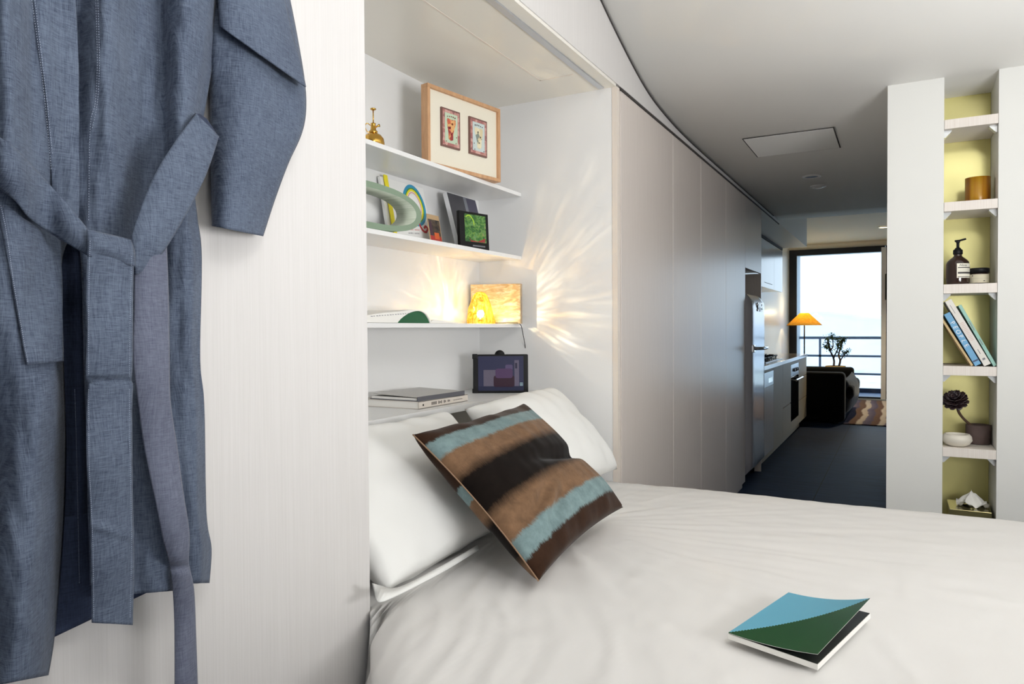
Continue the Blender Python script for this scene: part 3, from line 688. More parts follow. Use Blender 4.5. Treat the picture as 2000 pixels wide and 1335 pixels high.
# white picture book with a big Q
o_ = Vector((-1.655, 2.10, 1.5665)); up_ = Vector((-0.045, 0, 0.245)); Mb = frame(o_, (0, 1, 0), up_)
T = thing('picture_book', None, 'white picture book with a rainbow letter Q leaning at the back of the second shelf', 'book', M=Mb)
BW = 2.375-2.10; BH = up_.length
box('cover', 0, BW, 0, 0.012, 0, BH, mat('glossy_white_cover', S(236, 236, 234), 0.25), T, 0.0008)
def L2(px, py): q = P2L(px, py, Mb); return Vector((q.x, -0.0002, q.z))
nn = Vector((0, -1, 0))
oc = L2(809, 401); ax = (L2(826.5, 405)-L2(785, 396)).length/2*0.98; az = (L2(806, 363)-L2(812, 438)).length/2*0.97
for nm, kx, wd, mm in (('letter_q_blue', 1.0, 0.0125, mat('print_blue', S(50, 150, 190), 0.4)), ('letter_q_green', 0.86, 0.006, mat('print_green', S(70, 150, 70), 0.4)), ('letter_q_yellow', 0.76, 0.009, M_yel), ('letter_q_red', 0.62, 0.002, mat('print_red', S(205, 50, 55), 0.4))):
    bm = bmesh.new(); P = []
    for i in range(49):
        a = 2*PI*i/48; P.append(oc+Vector((ax*kx*math.cos(a)*(1-0.12*math.sin(a)), 0, (az-(1-kx)*ax)*math.sin(a))))
    ribbon(bm, P, wd, nn, 0.0005); bmo(nm, bm, mm, T)
bm = bmesh.new(); ribbon(bm, bez([L2(*p_) for p_ in ((812, 416), (816, 428), (820, 440), (826, 450), (832, 453), (835, 447), (831, 442), (828, 446))], 6), 0.009, nn, 0.0010); bmo('letter_q_tail', bm, MATS['print_red'], T)
M_ink = mat('grey_ink', S(130, 130, 135), 0.6); M_inkr = mat('red_ink', S(200, 110, 100), 0.6)
for y, mm in ((447.5, M_inkr), (454.5, M_ink)):
    bm = bmesh.new()
    for k, x in enumerate(range(798, 820, 2)):
        if k == 5: continue
        q = L2(x, y+(x-798)*0.06); bbox(bm, q.x, q.x+0.0028, -0.0006, 0, q.z-0.003, q.z+0.003*(0.6+0.4*random.random()))
    bmo('small_print', bm, mm, T)
# small brown card
def flat_book(name, o_, xd, ud, W_, H_, th, m, label, cat, grp=None):
    Mx = frame(Vector(o_), xd, ud); T = thing(name, None, label, cat, grp, M=Mx); return T, Mx
M_card = mat('kraft_card', S(186, 156, 118), 0.6)
T, Mx = flat_book('postcard', (-1.602, 2.288, 1.5665), (0, 1, 0), (-0.022, 0, 0.126), 0, 0, 0, None, 'small upright card with tan top, dark figures and red base on the second shelf', 'card')
box('card', 0, 0.083, 0, 0.002, 0, 0.128, M_card, T)
m = mat('card_picture', S(60, 50, 44), 0.5); v_ = ntex(m, s=60, detail=4); basecol(m, ramp(m, v_, [(0.35, S(36, 32, 34)), (0.55, S(80, 66, 54)), (0.7, S(120, 108, 76))]))
box('picture', 0.005, 0.079, -0.0006, 0, 0.042, 0.108, m, T); box('purple_strip', 0.005, 0.024, -0.0009, -0.0005, 0.042, 0.100, mat('card_plum', S(70, 44, 58), 0.5), T)
box('red_band', 0.005, 0.079, -0.0006, 0, 0.004, 0.042, mat('card_red', S(172, 52, 46), 0.5), T); box('orange_figure', 0.034, 0.066, -0.0010, -0.0005, 0.030, 0.056, mat('card_orange', S(208, 96, 44), 0.5), T)
# dark book
T, Mx = flat_book('book', (-1.585, 2.475, 1.5665), (0, 1, 0), (-0.068, 0, 0.243), 0, 0, 0, None, 'dark charcoal book with a grey stripe and white spine edge leaning in the niche corner', 'book')
M_char = mat('charcoal_cover', S(62, 62, 68), 0.35)
box('pages', 0.002, 0.222, 0.002, 0.018, 0.002, 0.249, M_paper, T); box('cover', 0, 0.226, 0, 0.002, 0, 0.252, M_char, T); box('back_cover', 0, 0.226, 0.018, 0.020, 0, 0.252, M_char, T)
box('stripe', 0.122, 0.145, -0.0006, 0, 0, 0.252, mat('cover_stripe', S(120, 124, 132), 0.4), T); box('violet_half', 0.145, 0.224, -0.0005, 0, 0.11, 0.25, mat('cover_violet', S(70, 68, 88), 0.35), T)
box('spine', -0.0015, 0, 0, 0.02, 0, 0.252, mat('book_spine_white', S(225, 226, 230), 0.5), T)
bm = bmesh.new(); bbox(bm, 0.085, 0.093, -0.0006, 0, 0.17, 0.176); bbox(bm, 0.097, 0.104, -0.0006, 0, 0.17, 0.174); bmo('emblem', bm, M_ink, T)
# black framed green picture
a, b = Vector((-1.548, 2.415, 1.5665)), Vector((-1.508, 2.575, 1.5665))
T, Mx = flat_book('box', a, b-a, (-0.008, 0, 0.15), 0, 0, 0, None, 'black box with a bright green jungle picture in front of the charcoal book', 'box')
Wc = (b-a).length
box('case', 0, Wc, 0, 0.016, 0, 0.152, M_black, T, 0.001)
m = mat('green_picture', S(80, 150, 60), 0.3); f1 = ntex(m, s=55, detail=5, dist=1.5)
basecol(m, ramp(m, f1, [(0.30, S(20, 60, 30)), (0.42, S(44, 96, 40)), (0.50, S(62, 122, 50)), (0.57, S(120, 150, 60)), (0.62, S(60, 140, 100)), (0.72, S(170, 140, 70))]))
box('picture', 0.028, Wc-0.016, -0.0006, 0, 0.030, 0.142, m, T)
bm = bmesh.new(); ribbon(bm, bez([(0.034, -0.001, 0.13), (0.055, -0.001, 0.137), (0.075, -0.001, 0.12), (0.080, -0.001, 0.10)], 6), 0.005, nn); bmo('lime_arc', bm, mat('lime_print', S(168, 206, 60), 0.4), T)
bm = bmesh.new(); prism(bm, [Vector((x, -0.0012, z)) for x, z in ((0.05, 0.046), (0.06, 0.036), (0.10, 0.033), (0.13, 0.045), (0.142, 0.050), (0.14, 0.032), (0.06, 0.030))], Vector((0, 0.0008, 0))); bmo('red_shape', bm, mat('dark_red_print', S(150, 40, 44), 0.4), T)
bm = bmesh.new()
for k in range(12): bbox(bm, 0.07+k*0.006, 0.0745+k*0.006, -0.0006, 0, 0.012, 0.018)
bmo('small_print', bm, M_ink, T)

# third shelf: open book
def yAt(px, x): return onX(px, 630, x).y
T = thing('open_book', (-1.56, 2.1, 1.262), 'book lying open on the third niche shelf with a dark green page showing', 'book')
zb = 1.2622; X0, X1 = -1.715, -1.500
top = bez([(1.74, 0.018, 0), (1.83, 0.030, 0), (1.93, 0.038, 0), (2.01, 0.046, 0), (2.06, 0.0475, 0), (2.10, 0.040, 0), (2.125, 0.024, 0), (2.14, 0.003, 0)], 6)
bot = bez([(2.132, 0.001, 0), (2.118, 0.020, 0), (2.095, 0.036, 0), (2.06, 0.0435, 0), (2.01, 0.036, 0), (1.965, 0.018, 0), (1.94, 0.001, 0)], 6)
bm = bmesh.new(); prism(bm, [Vector((X1, p.x, zb+p.y)) for p in top]+[Vector((X1, p.x, zb+p.y)) for p in bot]+[Vector((X1, 1.74, zb+0.001))], Vector((X0-X1, 0, 0)))
bmesh.ops.triangulate(bm, faces=[f for f in bm.faces if len(f.verts) > 4]); bmo('left_pages', bm, M_paper, T)
bm = bmesh.new(); prism(bm, [Vector((X1-0.004, p.x, zb+p.y-0.0006)) for p in bot], Vector((-0.19, 0, 0))); bmesh.ops.triangulate(bm, faces=[f for f in bm.faces if len(f.verts) > 4])
m = mat('green_endpaper', S(30, 92, 58), 0.4); bmo('green_page', bm, m, T)
tp = bez([(2.142, 0.003, 0), (2.17, 0.012, 0), (2.20, 0.013, 0), (2.26, 0.009, 0), (2.34, 0.003, 0)], 6)
bm = bmesh.new(); prism(bm, [Vector((X1-0.01, p.x, zb+p.y)) for p in tp]+[Vector((X1-0.01, 2.34, zb+0.0006)), Vector((X1-0.01, 2.142, zb+0.0006))], Vector((-0.19, 0, 0))); bmesh.ops.triangulate(bm, faces=[f for f in bm.faces if len(f.verts) > 4]); bmo('right_pages', bm, M_paper, T)
bm = bmesh.new()
for k in range(15):
    y = 1.80+k*0.014
    z = zb+0.020+0.0011*k*0.8; bbox(bm, X1, X1+0.0006, y, y+0.006+0.004*random.random(), z, z+0.0022)
bmo('print_lines', bm, M_ink, T)

# glass lamp
lc = Vector((-1.560, 2.585, 1.262))
lamp = thing('glass_lamp', lc, 'small glowing amber blown glass lamp on the third niche shelf', 'lamp')
m = bpy.data.materials.new('amber_glass'); m.use_nodes = True; nt = m.node_tree; nt.nodes.remove(nt.nodes['Principled BSDF'])
out = nt.nodes['Material Output']
tr = N(m, 'ShaderNodeBsdfTransparent'); gl = N(m, 'ShaderNodeBsdfGlossy'); tl2 = N(m, 'ShaderNodeBsdfTranslucent'); gl.inputs['Roughness'].default_value = 0.05; gl.inputs[0].default_value = (1, 0.85, 0.4, 1)
st = ntex(m, scale=(1, 1, 0.35), s=45, detail=3, dist=2.0)
lw = N(m, 'ShaderNodeLayerWeight'); lw.inputs[0].default_value = 0.5; FMX = N(m, 'ShaderNodeMix'); FMX.data_type = 'RGBA'; FMX.inputs[7].default_value = (0.45, 0.20, 0.005, 1); LK(m, mul(m, mul(m, lw.outputs['Facing'], 1.3, 'POWER'), 1.0), FMX.inputs[0]); LK(m, FMX.outputs[2], tr.inputs[0])
LK(m, ramp(m, st, [(0.42, (0.62, 0.34, 0.04, 1)), (0.48, (1.0, 0.90, 0.58, 1)), (0.60, (1.0, 0.97, 0.86, 1))]), FMX.inputs[6]); tl2.inputs[0].default_value = (0.75, 0.42, 0.03, 1)
m1 = N(m, 'ShaderNodeMixShader'); m1.inputs[0].default_value = 0.07; LK(m, tr.outputs[0], m1.inputs[1]); LK(m, tl2.outputs[0], m1.inputs[2])
fr = N(m, 'ShaderNodeFresnel'); fr.inputs[0].default_value = 1.5; m2 = N(m, 'ShaderNodeMixShader'); LK(m, fr.outputs[0], m2.inputs[0]); LK(m, m1.outputs[0], m2.inputs[1]); LK(m, gl.outputs[0], m2.inputs[2]); LK(m, m2.outputs[0], out.inputs[0])
bm_ = N(m, 'ShaderNodeBump'); bm_.inputs['Strength'].default_value = 0.8; bm_.inputs['Distance'].default_value = 0.01; LK(m, st, bm_.inputs['Height'])
for x in (gl, fr): LK(m, bm_.outputs[0], x.inputs['Normal'])
M_ag = m
lump = lambda a, z: 1+0.05*math.sin(3*a+z*60)+0.04*math.sin(5*a-z*40)
lathe_o('glass_body', [(0.058, 0.0005), (0.060, 0.012), (0.055, 0.04), (0.050, 0.062), (0.043, 0.085), (0.036, 0.105), (0.028, 0.122), (0.016, 0.133), (0.0, 0.137)], lc, M_ag, lamp, 48, fn=lump)
m = bpy.data.materials.new('bulb_glow'); m.use_nodes = True; m.node_tree.nodes.remove(m.node_tree.nodes['Principled BSDF'])
ta = N(m, 'ShaderNodeBsdfTransparent'); em = N(m, 'ShaderNodeEmission'); em.inputs[0].default_value = (1, 0.78, 0.4, 1); em.inputs[1].default_value = 9; ad = N(m, 'ShaderNodeAddShader')
LK(m, ta.outputs[0], ad.inputs[0]); LK(m, em.outputs[0], ad.inputs[1]); LK(m, ad.outputs[0], m.node_tree.nodes['Material Output'].inputs[0])
bc = lc+Vector((0, 0, 0.042))
lathe_o('bulb', [(0, -0.017), (0.010, -0.014), (0.017, 0), (0.012, 0.012), (0, 0.017)], bc, m, lamp, 20)
lathe_o('bulb_socket', [(0, 0), (0.014, 0), (0.014, 0.016), (0.009, 0.022), (0, 0.022)], lc, M_brass, lamp, 20)
# the lamp's own light: rippled glass throws streaks, given as the light's angular pattern
l = bpy.data.lights.new('lamp_light', 'POINT'); l.energy = 0.8; l.color = (1.0, 0.93, 0.86); l.shadow_soft_size = 0.006; l.use_nodes = True
nt = l.node_tree; em = nt.nodes['Emission']
class LM: node_tree = nt
g = N(LM, 'ShaderNodeTexCoord'); s = N(LM, 'ShaderNodeSeparateXYZ'); LK(LM, g.outputs['Normal'], s.inputs[0])
def cmb(a, b, c):
    n = N(LM, 'ShaderNodeCombineXYZ')
    for i, x in enumerate((a, b, c)):
        if isinstance(x, (int, float)): n.inputs[i].default_value = x
        else: LK(LM, x, n.inputs[i])
    return n.outputs[0]
def nse(v, s_, dist=0.6, det=3):
    n = N(LM, 'ShaderNodeTexNoise'); LK(LM, v, n.inputs['Vector']); n.inputs['Scale'].default_value = s_; n.inputs['Detail'].default_value = det; n.inputs['Distortion'].default_value = dist; return n.outputs['Fac']
ang1 = mul(LM, s.outputs[2], s.outputs[1], 'ARCTAN2'); ang2 = mul(LM, s.outputs[2], s.outputs[0], 'ARCTAN2')
nA = nse(cmb(mul(LM, ang1, 7.0), mul(LM, s.outputs[0], 2.6), 0), 2.2); nB = nse(cmb(mul(LM, ang2, 7.0), mul(LM, s.outputs[1], 2.6), 3), 2.0)
wgt = N(LM, 'ShaderNodeMapRange'); wgt.interpolation_type = 'SMOOTHSTEP'; wgt.inputs[1].default_value = -0.25; wgt.inputs[2].default_value = 0.25
LK(LM, mul(LM, s.outputs[1], mul(LM, s.outputs[0], 0.0, 'ADD'), 'ADD'), wgt.inputs[0])
mx = N(LM, 'ShaderNodeMix'); mx.data_type = 'FLOAT'; LK(LM, wgt.outputs[0], mx.inputs[0]); LK(LM, nA, mx.inputs[2]); LK(LM, nB, mx.inputs[3])
wx0 = N(LM, 'ShaderNodeMapRange'); wx0.interpolation_type = 'SMOOTHSTEP'; wx0.inputs[1].default_value = 0.0; wx0.inputs[2].default_value = 0.35; wx0.inputs[3].default_value = 1.0; wx0.inputs[4].default_value = 4.0; LK(LM, s.outputs[0], wx0.inputs[0])
pt = mul(LM, mul(LM, mul(LM, mx.outputs[0], -0.35, 'ADD'), 0.0, 'MAXIMUM'), 7.0); pt = mul(LM, pt, 2.6, 'POWER'); pt = mul(LM, pt, 0.42); 
soft = mul(LM, mul(LM, nse(g.outputs['Normal'], 4.0), 0.6), wx0.outputs[0])
wx = N(LM, 'ShaderNodeMapRange'); wx.interpolation_type = 'SMOOTHSTEP'; wx.inputs[1].default_value = 0.0; wx.inputs[2].default_value = 0.35; wx.inputs[3].default_value = 1.0; wx.inputs[4].default_value = 3.0; LK(LM, s.outputs[0], wx.inputs[0])
pt = mul(LM, pt, wx.outputs[0])
tot = mul(LM, pt, mul(LM, soft, 0.15, 'ADD'), 'ADD')
# a bright lobe leaving through the open foot of the glass towards the back wall
tgt = onX(874, 610, XW); dl = (tgt-bc).normalized()
inv = mul(LM, mul(LM, mul(LM, s.outputs[0], -1.0), 0.05, 'MAXIMUM'), -1.0, 'POWER')
la = mul(LM, mul(LM, mul(LM, s.outputs[1], inv), -dl.y/-dl.x, 'ADD'), 1/0.60); lb_ = mul(LM, mul(LM, mul(LM, s.outputs[2], inv), -dl.z/-dl.x, 'ADD'), 1/0.22)
rr_ = mul(LM, mul(LM, mul(LM, la, la), mul(LM, lb_, lb_), 'ADD'), 0.5, 'POWER')
lr = N(LM, 'ShaderNodeValToRGB'); LK(LM, mul(LM, rr_, 0.5), lr.inputs[0])
e = lr.color_ramp.elements; e[0].position = 0.44; e[0].color = (1, 1, 1, 1); e[1].position = 0.50; e[1].color = (0.10, 0.10, 0.10, 1)
for p_, v_ in ((0.60, 0.10), (0.64, 0.45), (0.70, 0.3), (0.76, 0.0)):
    q = e.new(p_); q.color = (v_, v_, v_, 1)
tot = mul(LM, tot, mul(LM, lr.outputs[0], 0.6), 'ADD')
LK(LM, tot, em.inputs['Strength'])
lo = bpy.data.objects.new('lamp_light', l); COL.objects.link(lo); lo.location = bc

# gold box leaning in the corner
xd = Vector((0.97, 0.243, 0)); o_ = Vector((-1.462, 2.762, 1.2625))-xd.normalized()*0.228
Mx = frame(o_, xd, (0, 0, 1)); T = thing('box', None, 'gold textured hardback book standing behind the glass lamp', 'book', M=Mx); T.name = 'gold_book'
m = mat('gold_leaf_cover', S(214, 188, 130), 0.4, 0.1); f1 = ntex(m, scale=(1, 1, 3), s=22, detail=6, dist=1.2); basecol(m, ramp(m, f1, [(0.3, S(176, 150, 108)), (0.5, S(196, 174, 134)), (0.7, S(222, 208, 180))])); bump(m, f1, 0.4, 0.004)
box('cover', 0, 0.228, 0, 0.003, 0, 0.176, m, T, 0.0006); box('pages', 0.002, 0.222, 0.003, 0.033, 0.003, 0.173, M_paper, T)
box('back_cover', 0, 0.228, 0.033, 0.036, 0, 0.176, m, T, 0.0006); box('spine', 0.222, 0.2285, 0.003, 0.033, 0, 0.176, mat('spine_bronze', S(176, 152, 118), 0.4), T)
box('title_print', 0.2286, 0.229, 0.014, 0.019, 0.04, 0.12, M_ink, T)

# cable from lamp to the lower shelf
pts = bez([(-1.60, 2.62, 1.268), (-1.555, 2.675, 1.266), (-1.48, 2.715, 1.266), onX(1016, 633, -1.475), onX(1022, 655, -1.47), onX(1026, 680, -1.48), onX(1024, 700, -1.50)], 8)
c_ = tag(tube_o('cable', pts, 0.0016, M_black, None, 8), 'thin black cable dropping from the lamp shelf behind the tablet', 'cable')
pts = bez([onX(1021, 769, -1.390), onX(1019, 772, -1.390), onX(1013, 777, -1.392), onX(1008, 790, -1.395)], 6)
tag(tube_o('cable', pts, 0.0016, M_black, None, 8), 'short black cable end slipping over the lowest niche shelf below the tablet', 'cable')

# tablet
wv = Vector((0.871, 0.4926, 0))
q = onP(978, 766, Vector((-1.497, 2.648, 0)), Vector((-0.4926, 0.871, 0))); q.z = 0.9655
o_ = q-wv*0.1185; Mx = frame(o_, wv, (-0.075*0.49, 0.075*0.87, 1.0))
T = thing('tablet', None, 'black cased tablet leaning in the niche corner showing a dim film scene', 'tablet', M=Mx)
TW, TH = 0.237, 0.166
bm = bmesh.new(); bbox(bm, 0, TW, 0, 0.011, 0, TH, 0.005, 3); bmo('case', bm, M_black, T)
for x in (0.0, TW-0.022):
    pass
box('corner_grip', -0.003, 0.02, -0.002, 0.013, -0.0005, 0.02, M_black, T, 0.003); box('corner_grip', -0.003, 0.02, -0.002, 0.013, TH-0.02, TH+0.002, M_black, T, 0.003)
scr = lambda nm, c, st=1.0: mat(nm, (0.01, 0.01, 0.01, 1), 0.25, spec=0.15, emit=(c, st*0.62))
sx0, sx1, sz0, sz1 = 0.022, TW-0.02, 0.010, TH-0.008
S_ = box('screen', sx0, sx1, -0.0006, 0.001, sz0, sz1, scr('screen_base', S(58, 60, 92), 0.9), T)
sw, sh = sx1-sx0, sz1-sz0
def pic(nm, a, b, c, d, col, k, bev=0): return box(nm, sx0+a*sw, sx0+b*sw, -0.0006-0.0003*k, -0.0004, sz0+c*sh, sz0+d*sh, scr('screen_'+nm, col), S_)
pic('panel_left', 0.12, 0.42, 0.12, 0.60, S(112, 104, 122), 1); pic('panel_right', 0.80, 0.90, 0.12, 0.88, S(112, 104, 126), 1); pic('dark_slot', 0.815, 0.86, 0.64, 0.80, S(52, 50, 74), 2)
pic('floor_band', 0.0, 1.0, 0.0, 0.13, S(40, 44, 74), 3)
bm = bmesh.new()
def rr(bm, a, b, c, d, r, k):
    P = []
    for (cx, cz, a0) in ((b-r, d-r, 0), (a+r, d-r, 90), (a+r, c+r, 180), (b-r, c+r, 270)):
        for i in range(5): t_ = math.radians(a0+i*22.5); P.append(Vector((sx0+sw*(cx+r*math.cos(t_)), -0.0006-0.0003*k, sz0+sh*(cz+r*1.35*math.sin(t_)))))
    prism(bm, P, Vector((0, 0.0003, 0)))
rr(bm, 0.34, 0.80, 0.12, 0.42, 0.05, 3); bmo('seat_back', bm, scr('screen_seat', S(58, 30, 48)), S_)
bm = bmesh.new(); rr(bm, 0.38, 0.76, 0.38, 0.62, 0.05, 4); bmo('seat_headrest', bm, scr('screen_headrest', S(92, 66, 104)), S_)
bm = bmesh.new(); rr(bm, 0.60, 0.76, 0.60, 0.74, 0.03, 2); bmo('far_headrest', bm, scr('screen_headrest_far', S(100, 86, 124)), S_)
bm = bmesh.new(); rr(bm, 0.915, 0.985, 0.14, 0.23, 0.01, 4); bmo('channel_badge', bm, scr('screen_badge', S(150, 175, 185)), S_)
text('channel_badge_print', 'TT', 0.011, Mx.inverted() @ Mx @ TM((sx0+0.95*sw, -0.0022, sz0+0.185*sh), (1, 0, 0), (0, 0, 1)), M_black, S_)
lathe_o('stand_knob', [(0, 0), (0.021, 0.001), (0.022, 0.006), (0.018, 0.012), (0, 0.012)], (0, 0, 0), M_black, T, 28, M=Matrix.Translation((0.115, 0.024, TH-0.003)) @ Matrix.Rotation(PI/2, 4, 'X'))
box('stand_leg', 0.10, 0.13, 0.012, 0.03, -0.0003, TH-0.02, M_black, T, 0.003)
lathe_o('home_button', [(0, -0.0008), (0.004, -0.0008), (0.004, 0)], (0, 0, 0), MATS['black_glass'], T, 16, M=Matrix.Translation((TW-0.009, -0.0003, TH/2)) @ Matrix.Rotation(PI/2, 4, 'X'))

# stacked books on the lowest shelf
zb = 0.9655
M_bw = mat('white_spine', S(206, 198, 188), 0.5)
T = thing('book', (-1.53, 2.14, zb), 'thick white book lying under the grey notebook on the lowest niche shelf', 'book')
ya, yb = 1.985, 2.30; xa, xb = -1.715, -1.447
box('pages', xa+0.004, xb-0.003, ya+0.003, yb-0.003, zb+0.002, zb+0.024, M_paper, T); box('cover', xa, xb, ya, yb, zb, zb+0.002, M_bw, T); box('top_cover', xa, xb, ya, yb, zb+0.024, zb+0.026, M_bw, T); box('spine', xb-0.003, xb, ya, yb, zb+0.0005, zb+0.0255, M_bw, T)
M_sp = mat('spine_ink', S(110, 104, 100), 0.6)
box('publisher_mark', xb, xb+0.0004, ya+0.022, ya+0.029, zb+0.009, zb+0.016, M_black, T)
bm = bmesh.new()
for k, h in enumerate((8, 8, 8, 8, 0, 8, 5, 8, 0, 8, 5, 0, 6, 5)):
    if h: bbox(bm, xb, xb+0.0004, ya+0.075+k*0.0085, ya+0.0815+k*0.0085, zb+0.013-h*0.0006, zb+0.013+h*0.0007)
bmo('title_print', bm, M_sp, T)
bm = bmesh.new()
for k in range(9): bbox(bm, xb, xb+0.0004, ya+0.215+k*0.007, ya+0.2195+k*0.007, zb+0.011, zb+0.014)
bmo('author_print', bm, M_sp, T)
T = thing('notebook', (-1.53, 2.14, zb+0.027), 'grey hardcover notebook on top of the white book on the lowest niche shelf', 'notebook')
Mx = Matrix.Translation((-1.452, 1.985, zb+0.0262)) @ Matrix.Rotation(math.radians(-2), 4, 'Z')
M_gr = mat('grey_cover', S(176, 173, 168), 0.35); M_gr2 = mat('dark_grey_cover', S(88, 88, 94), 0.45)
box('bottom_cover', -0.215, 0, 0, 0.285, 0, 0.003, M_gr2, T, M=Mx); box('pages', -0.21, -0.004, 0.003, 0.28, 0.003, 0.011, M_paper, T, M=Mx)
bm = bmesh.new(); bbox(bm, -0.215, 0, 0, 0.285, 0, 0.002, M=Mx @ Matrix.Translation((0, 0, 0.0135)) @ Matrix.Rotation(math.radians(1.5), 4, 'Y')); bmo('top_cover', bm, M_gr, T)
box('spine', -0.003, 0.0005, 0, 0.285, 0.0, 0.0158, M_gr2, T, M=Mx)

# ------------------------------------------------------------------ RECESS OBJECTS
def rx(px, y): return onY(px, 640, y).x
# amber votive
c = Vector((rx(1908, 3.72), 3.72, 1.7755))
T = thing('votive', c, 'amber brown glass votive on the second shelf of the narrow recess', 'candle holder')
m = mat('amber_votive', S(196, 130, 24), 0.25); BS(m).inputs['Transmission Weight'].default_value = 0.35
f1 = ntex(m, scale=(26, 26, 1), s=1.0, detail=3); basecol(m, ramp(m, f1, [(0.35, S(150, 84, 14)), (0.5, S(200, 138, 24)), (0.65, S(226, 176, 40))]))
lathe_o('cup', [(0, 0), (0.046, 0), (0.048, 0.004), (0.048, 0.112), (0.045, 0.112), (0.045, 0.008), (0, 0.008)], c, m, T, 40); lathe_o('wax', [(0.044, 0.009), (0.044, 0.04), (0, 0.04)], c, mat('wax', S(240, 226, 190), 0.6), T, 24)
tube_o('wick', [c+Vector((0, 0, 0.04)), c+Vector((0, 0, 0.05))], 0.001, M_black, T)
# pump bottle
c = Vector((rx(1870, 3.70), 3.70, 1.4215)); T = thing('pump_bottle', c, 'dark brown pump bottle with a cream label on the third recess shelf', 'bottle')
m = mat('brown_bottle', S(44, 22, 14), 0.08, coat=0.6); M_bb = m
lathe_o('bottle_body', [(0, 0), (0.038, 0), (0.042, 0.004), (0.044, 0.012), (0.0445, 0.090), (0.042, 0.101), (0.030, 0.115), (0.018, 0.124), (0.0155, 0.13), (0.0155, 0.136)], c, m, T, 48)
lathe_o('pump_collar', [(0.0165, 0.134), (0.0185, 0.136), (0.0185, 0.154), (0.013, 0.157), (0.010, 0.163), (0.006, 0.165), (0.006, 0.185), (0.009, 0.188), (0.009, 0.196), (0, 0.198)], c, M_black, T, 28)
tube_o('pump_nozzle', bez([c+Vector((-0.012, 0, 0.194)), c+Vector((0.006, -0.002, 0.195)), c+Vector((0.018, -0.004, 0.198)), c+Vector((0.030, -0.006, 0.2005))], 5), 0.0042, M_black, T)
def wrap(name, c, r, a0, a1, z0, z1, m, parent, n=24):
    vs = []; fs = []
    for i in range(n+1):
        a = math.radians(a0+(a1-a0)*i/n)
        for z in (z0, z1): vs.append((c[0]+r*math.cos(a), c[1]+r*math.sin(a), c[2]+z))
    fs = [(2*i, 2*i+2, 2*i+3, 2*i+1) for i in range(n)]
    return mesh(name, vs, fs, m, parent, True)
M_lab = mat('label_cream', S(240, 236, 220), 0.6); M_lb = mat('label_dark_band', S(64, 62, 60), 0.6); M_lb2 = mat('label_thin_rule', S(150, 146, 140), 0.6)
L_ = wrap('label', c, 0.0449, -98, -5, 0.029, 0.092, M_lab, T)
for z0, z1, mm in ((0.0715, 0.0755, M_lb), (0.047, 0.055, M_lb), (0.032, 0.035, M_lb), (0.062, 0.063, M_lb2), (0.043, 0.0436, M_lb2)): wrap('label_print', c, 0.0451, -93, -5, z0, z1, mm, L_)
wrap('side_label', c, 0.0449, -200, -165, 0.029, 0.092, mat('side_label', S(170, 140, 120), 0.6), T)
me = text('label_lettering', 'Aēsop', 0.012, Matrix.Identity(4), M_lb, L_, 0.0001)
for v in me.data.vertices:
    a = math.radians(-66)+v.co.x/0.0451; z = 0.084+v.co.y; r_ = 0.0452+v.co.z
    v.co = (c[0]+r_*math.cos(a), c[1]+r_*math.sin(a), c[2]+z)
# jar
c = Vector((rx(1912, 3.71), 3.71, 1.4215)); T = thing('jar', c, 'squat dark jar with beige label beside the pump bottle', 'jar')
lathe_o('jar_body', [(0, 0), (0.036, 0), (0.0375, 0.003), (0.0375, 0.046), (0.034, 0.049), (0, 0.049)], c, M_bb, T, 40); lathe_o('lid', [(0, 0.071), (0.036, 0.071), (0.0382, 0.068), (0.0382, 0.050), (0, 0.050)], c, M_black, T, 40)
L_ = wrap('label', c, 0.0379, -170, -20, 0.006, 0.043, mat('label_beige', S(214, 206, 180), 0.6), T)
bm = bmesh.new(); lathe(bm, [(0, 0), (0.003, 0), (0.003, 0.0005)], (0, 0, 0), 10, Matrix.Translation((c.x-0.026, c.y-0.0285, c.z+0.037)) @ Matrix.Rotation(PI/2, 4, 'X')); bbox(bm, c.x+0.012, c.x+0.018, c.y-0.0372, c.y-0.0368, c.z+0.013, c.z+0.016); bmo('label_mark', bm, M_lb, L_)
wrap('label_rule', c, 0.0381, -160, -30, 0.025, 0.0256, M_lb2, L_)

# leaning books
yf = 3.618
def XZ(px, py): p = onY(px, py, yf); return Vector((p.x, p.z))
def lean(name, BLp, BRp, TLp, m_sp, label, dep=0.16, grp=None, pages=True):
    BL, BR, TL = XZ(*BLp), XZ(*BRp), XZ(*TLp); BL.y = max(BL.y, 1.0685)
    up = (TL-BL); H_ = up.length; up.normalize(); rt = Vector((up.y, -up.x)); th = abs((BR-BL).dot(rt))
    # lowest corner must sit on the shelf
    base = Vector((BL.x, 0, BL.y)); low = (BL+rt*th).y; base.z += max(0, 1.0685-low)
    Mx = Matrix(((rt.x, 0, up.x, base.x), (0, 1, 0, yf), (rt.y, 0, up.y, base.z), (0, 0, 0, 1)))
    T = thing(name, None, label, 'book', grp, M=Mx)
    box('spine', 0, th, 0, 0.003, 0, H_, m_sp, T, 0.0008); box('cover', 0, 0.0018, 0.003, dep, 0, H_, m_sp, T); box('back_cover', th-0.0018, th, 0.003, dep, 0, H_, m_sp, T)
    box('pages', 0.0019, th-0.0019, 0.003, dep-0.004, 0.003, H_-0.003, M_paper, T); return T, th, H_
M_sb = mat('spine_blue', S(110, 168, 208), 0.5)
T, th, H_ = lean('book', (1904.5, 717), (1918, 712.7), (1843.5, 614), M_sb, 'blue spined book leaning in the recess with white capitals down its spine')
for i, ch in enumerate('PEOPLE'): text('spine_letter', ch, 0.024, TM((th*0.5, -0.0004, H_*(0.83-0.088*i-0.02)), (0, 0, -1), (1, 0, 0)) @ Matrix.Rotation((0.25, -0.15, 0, 0.1, -0.2, 0.1)[i], 4, 'Z'), M_white, T)
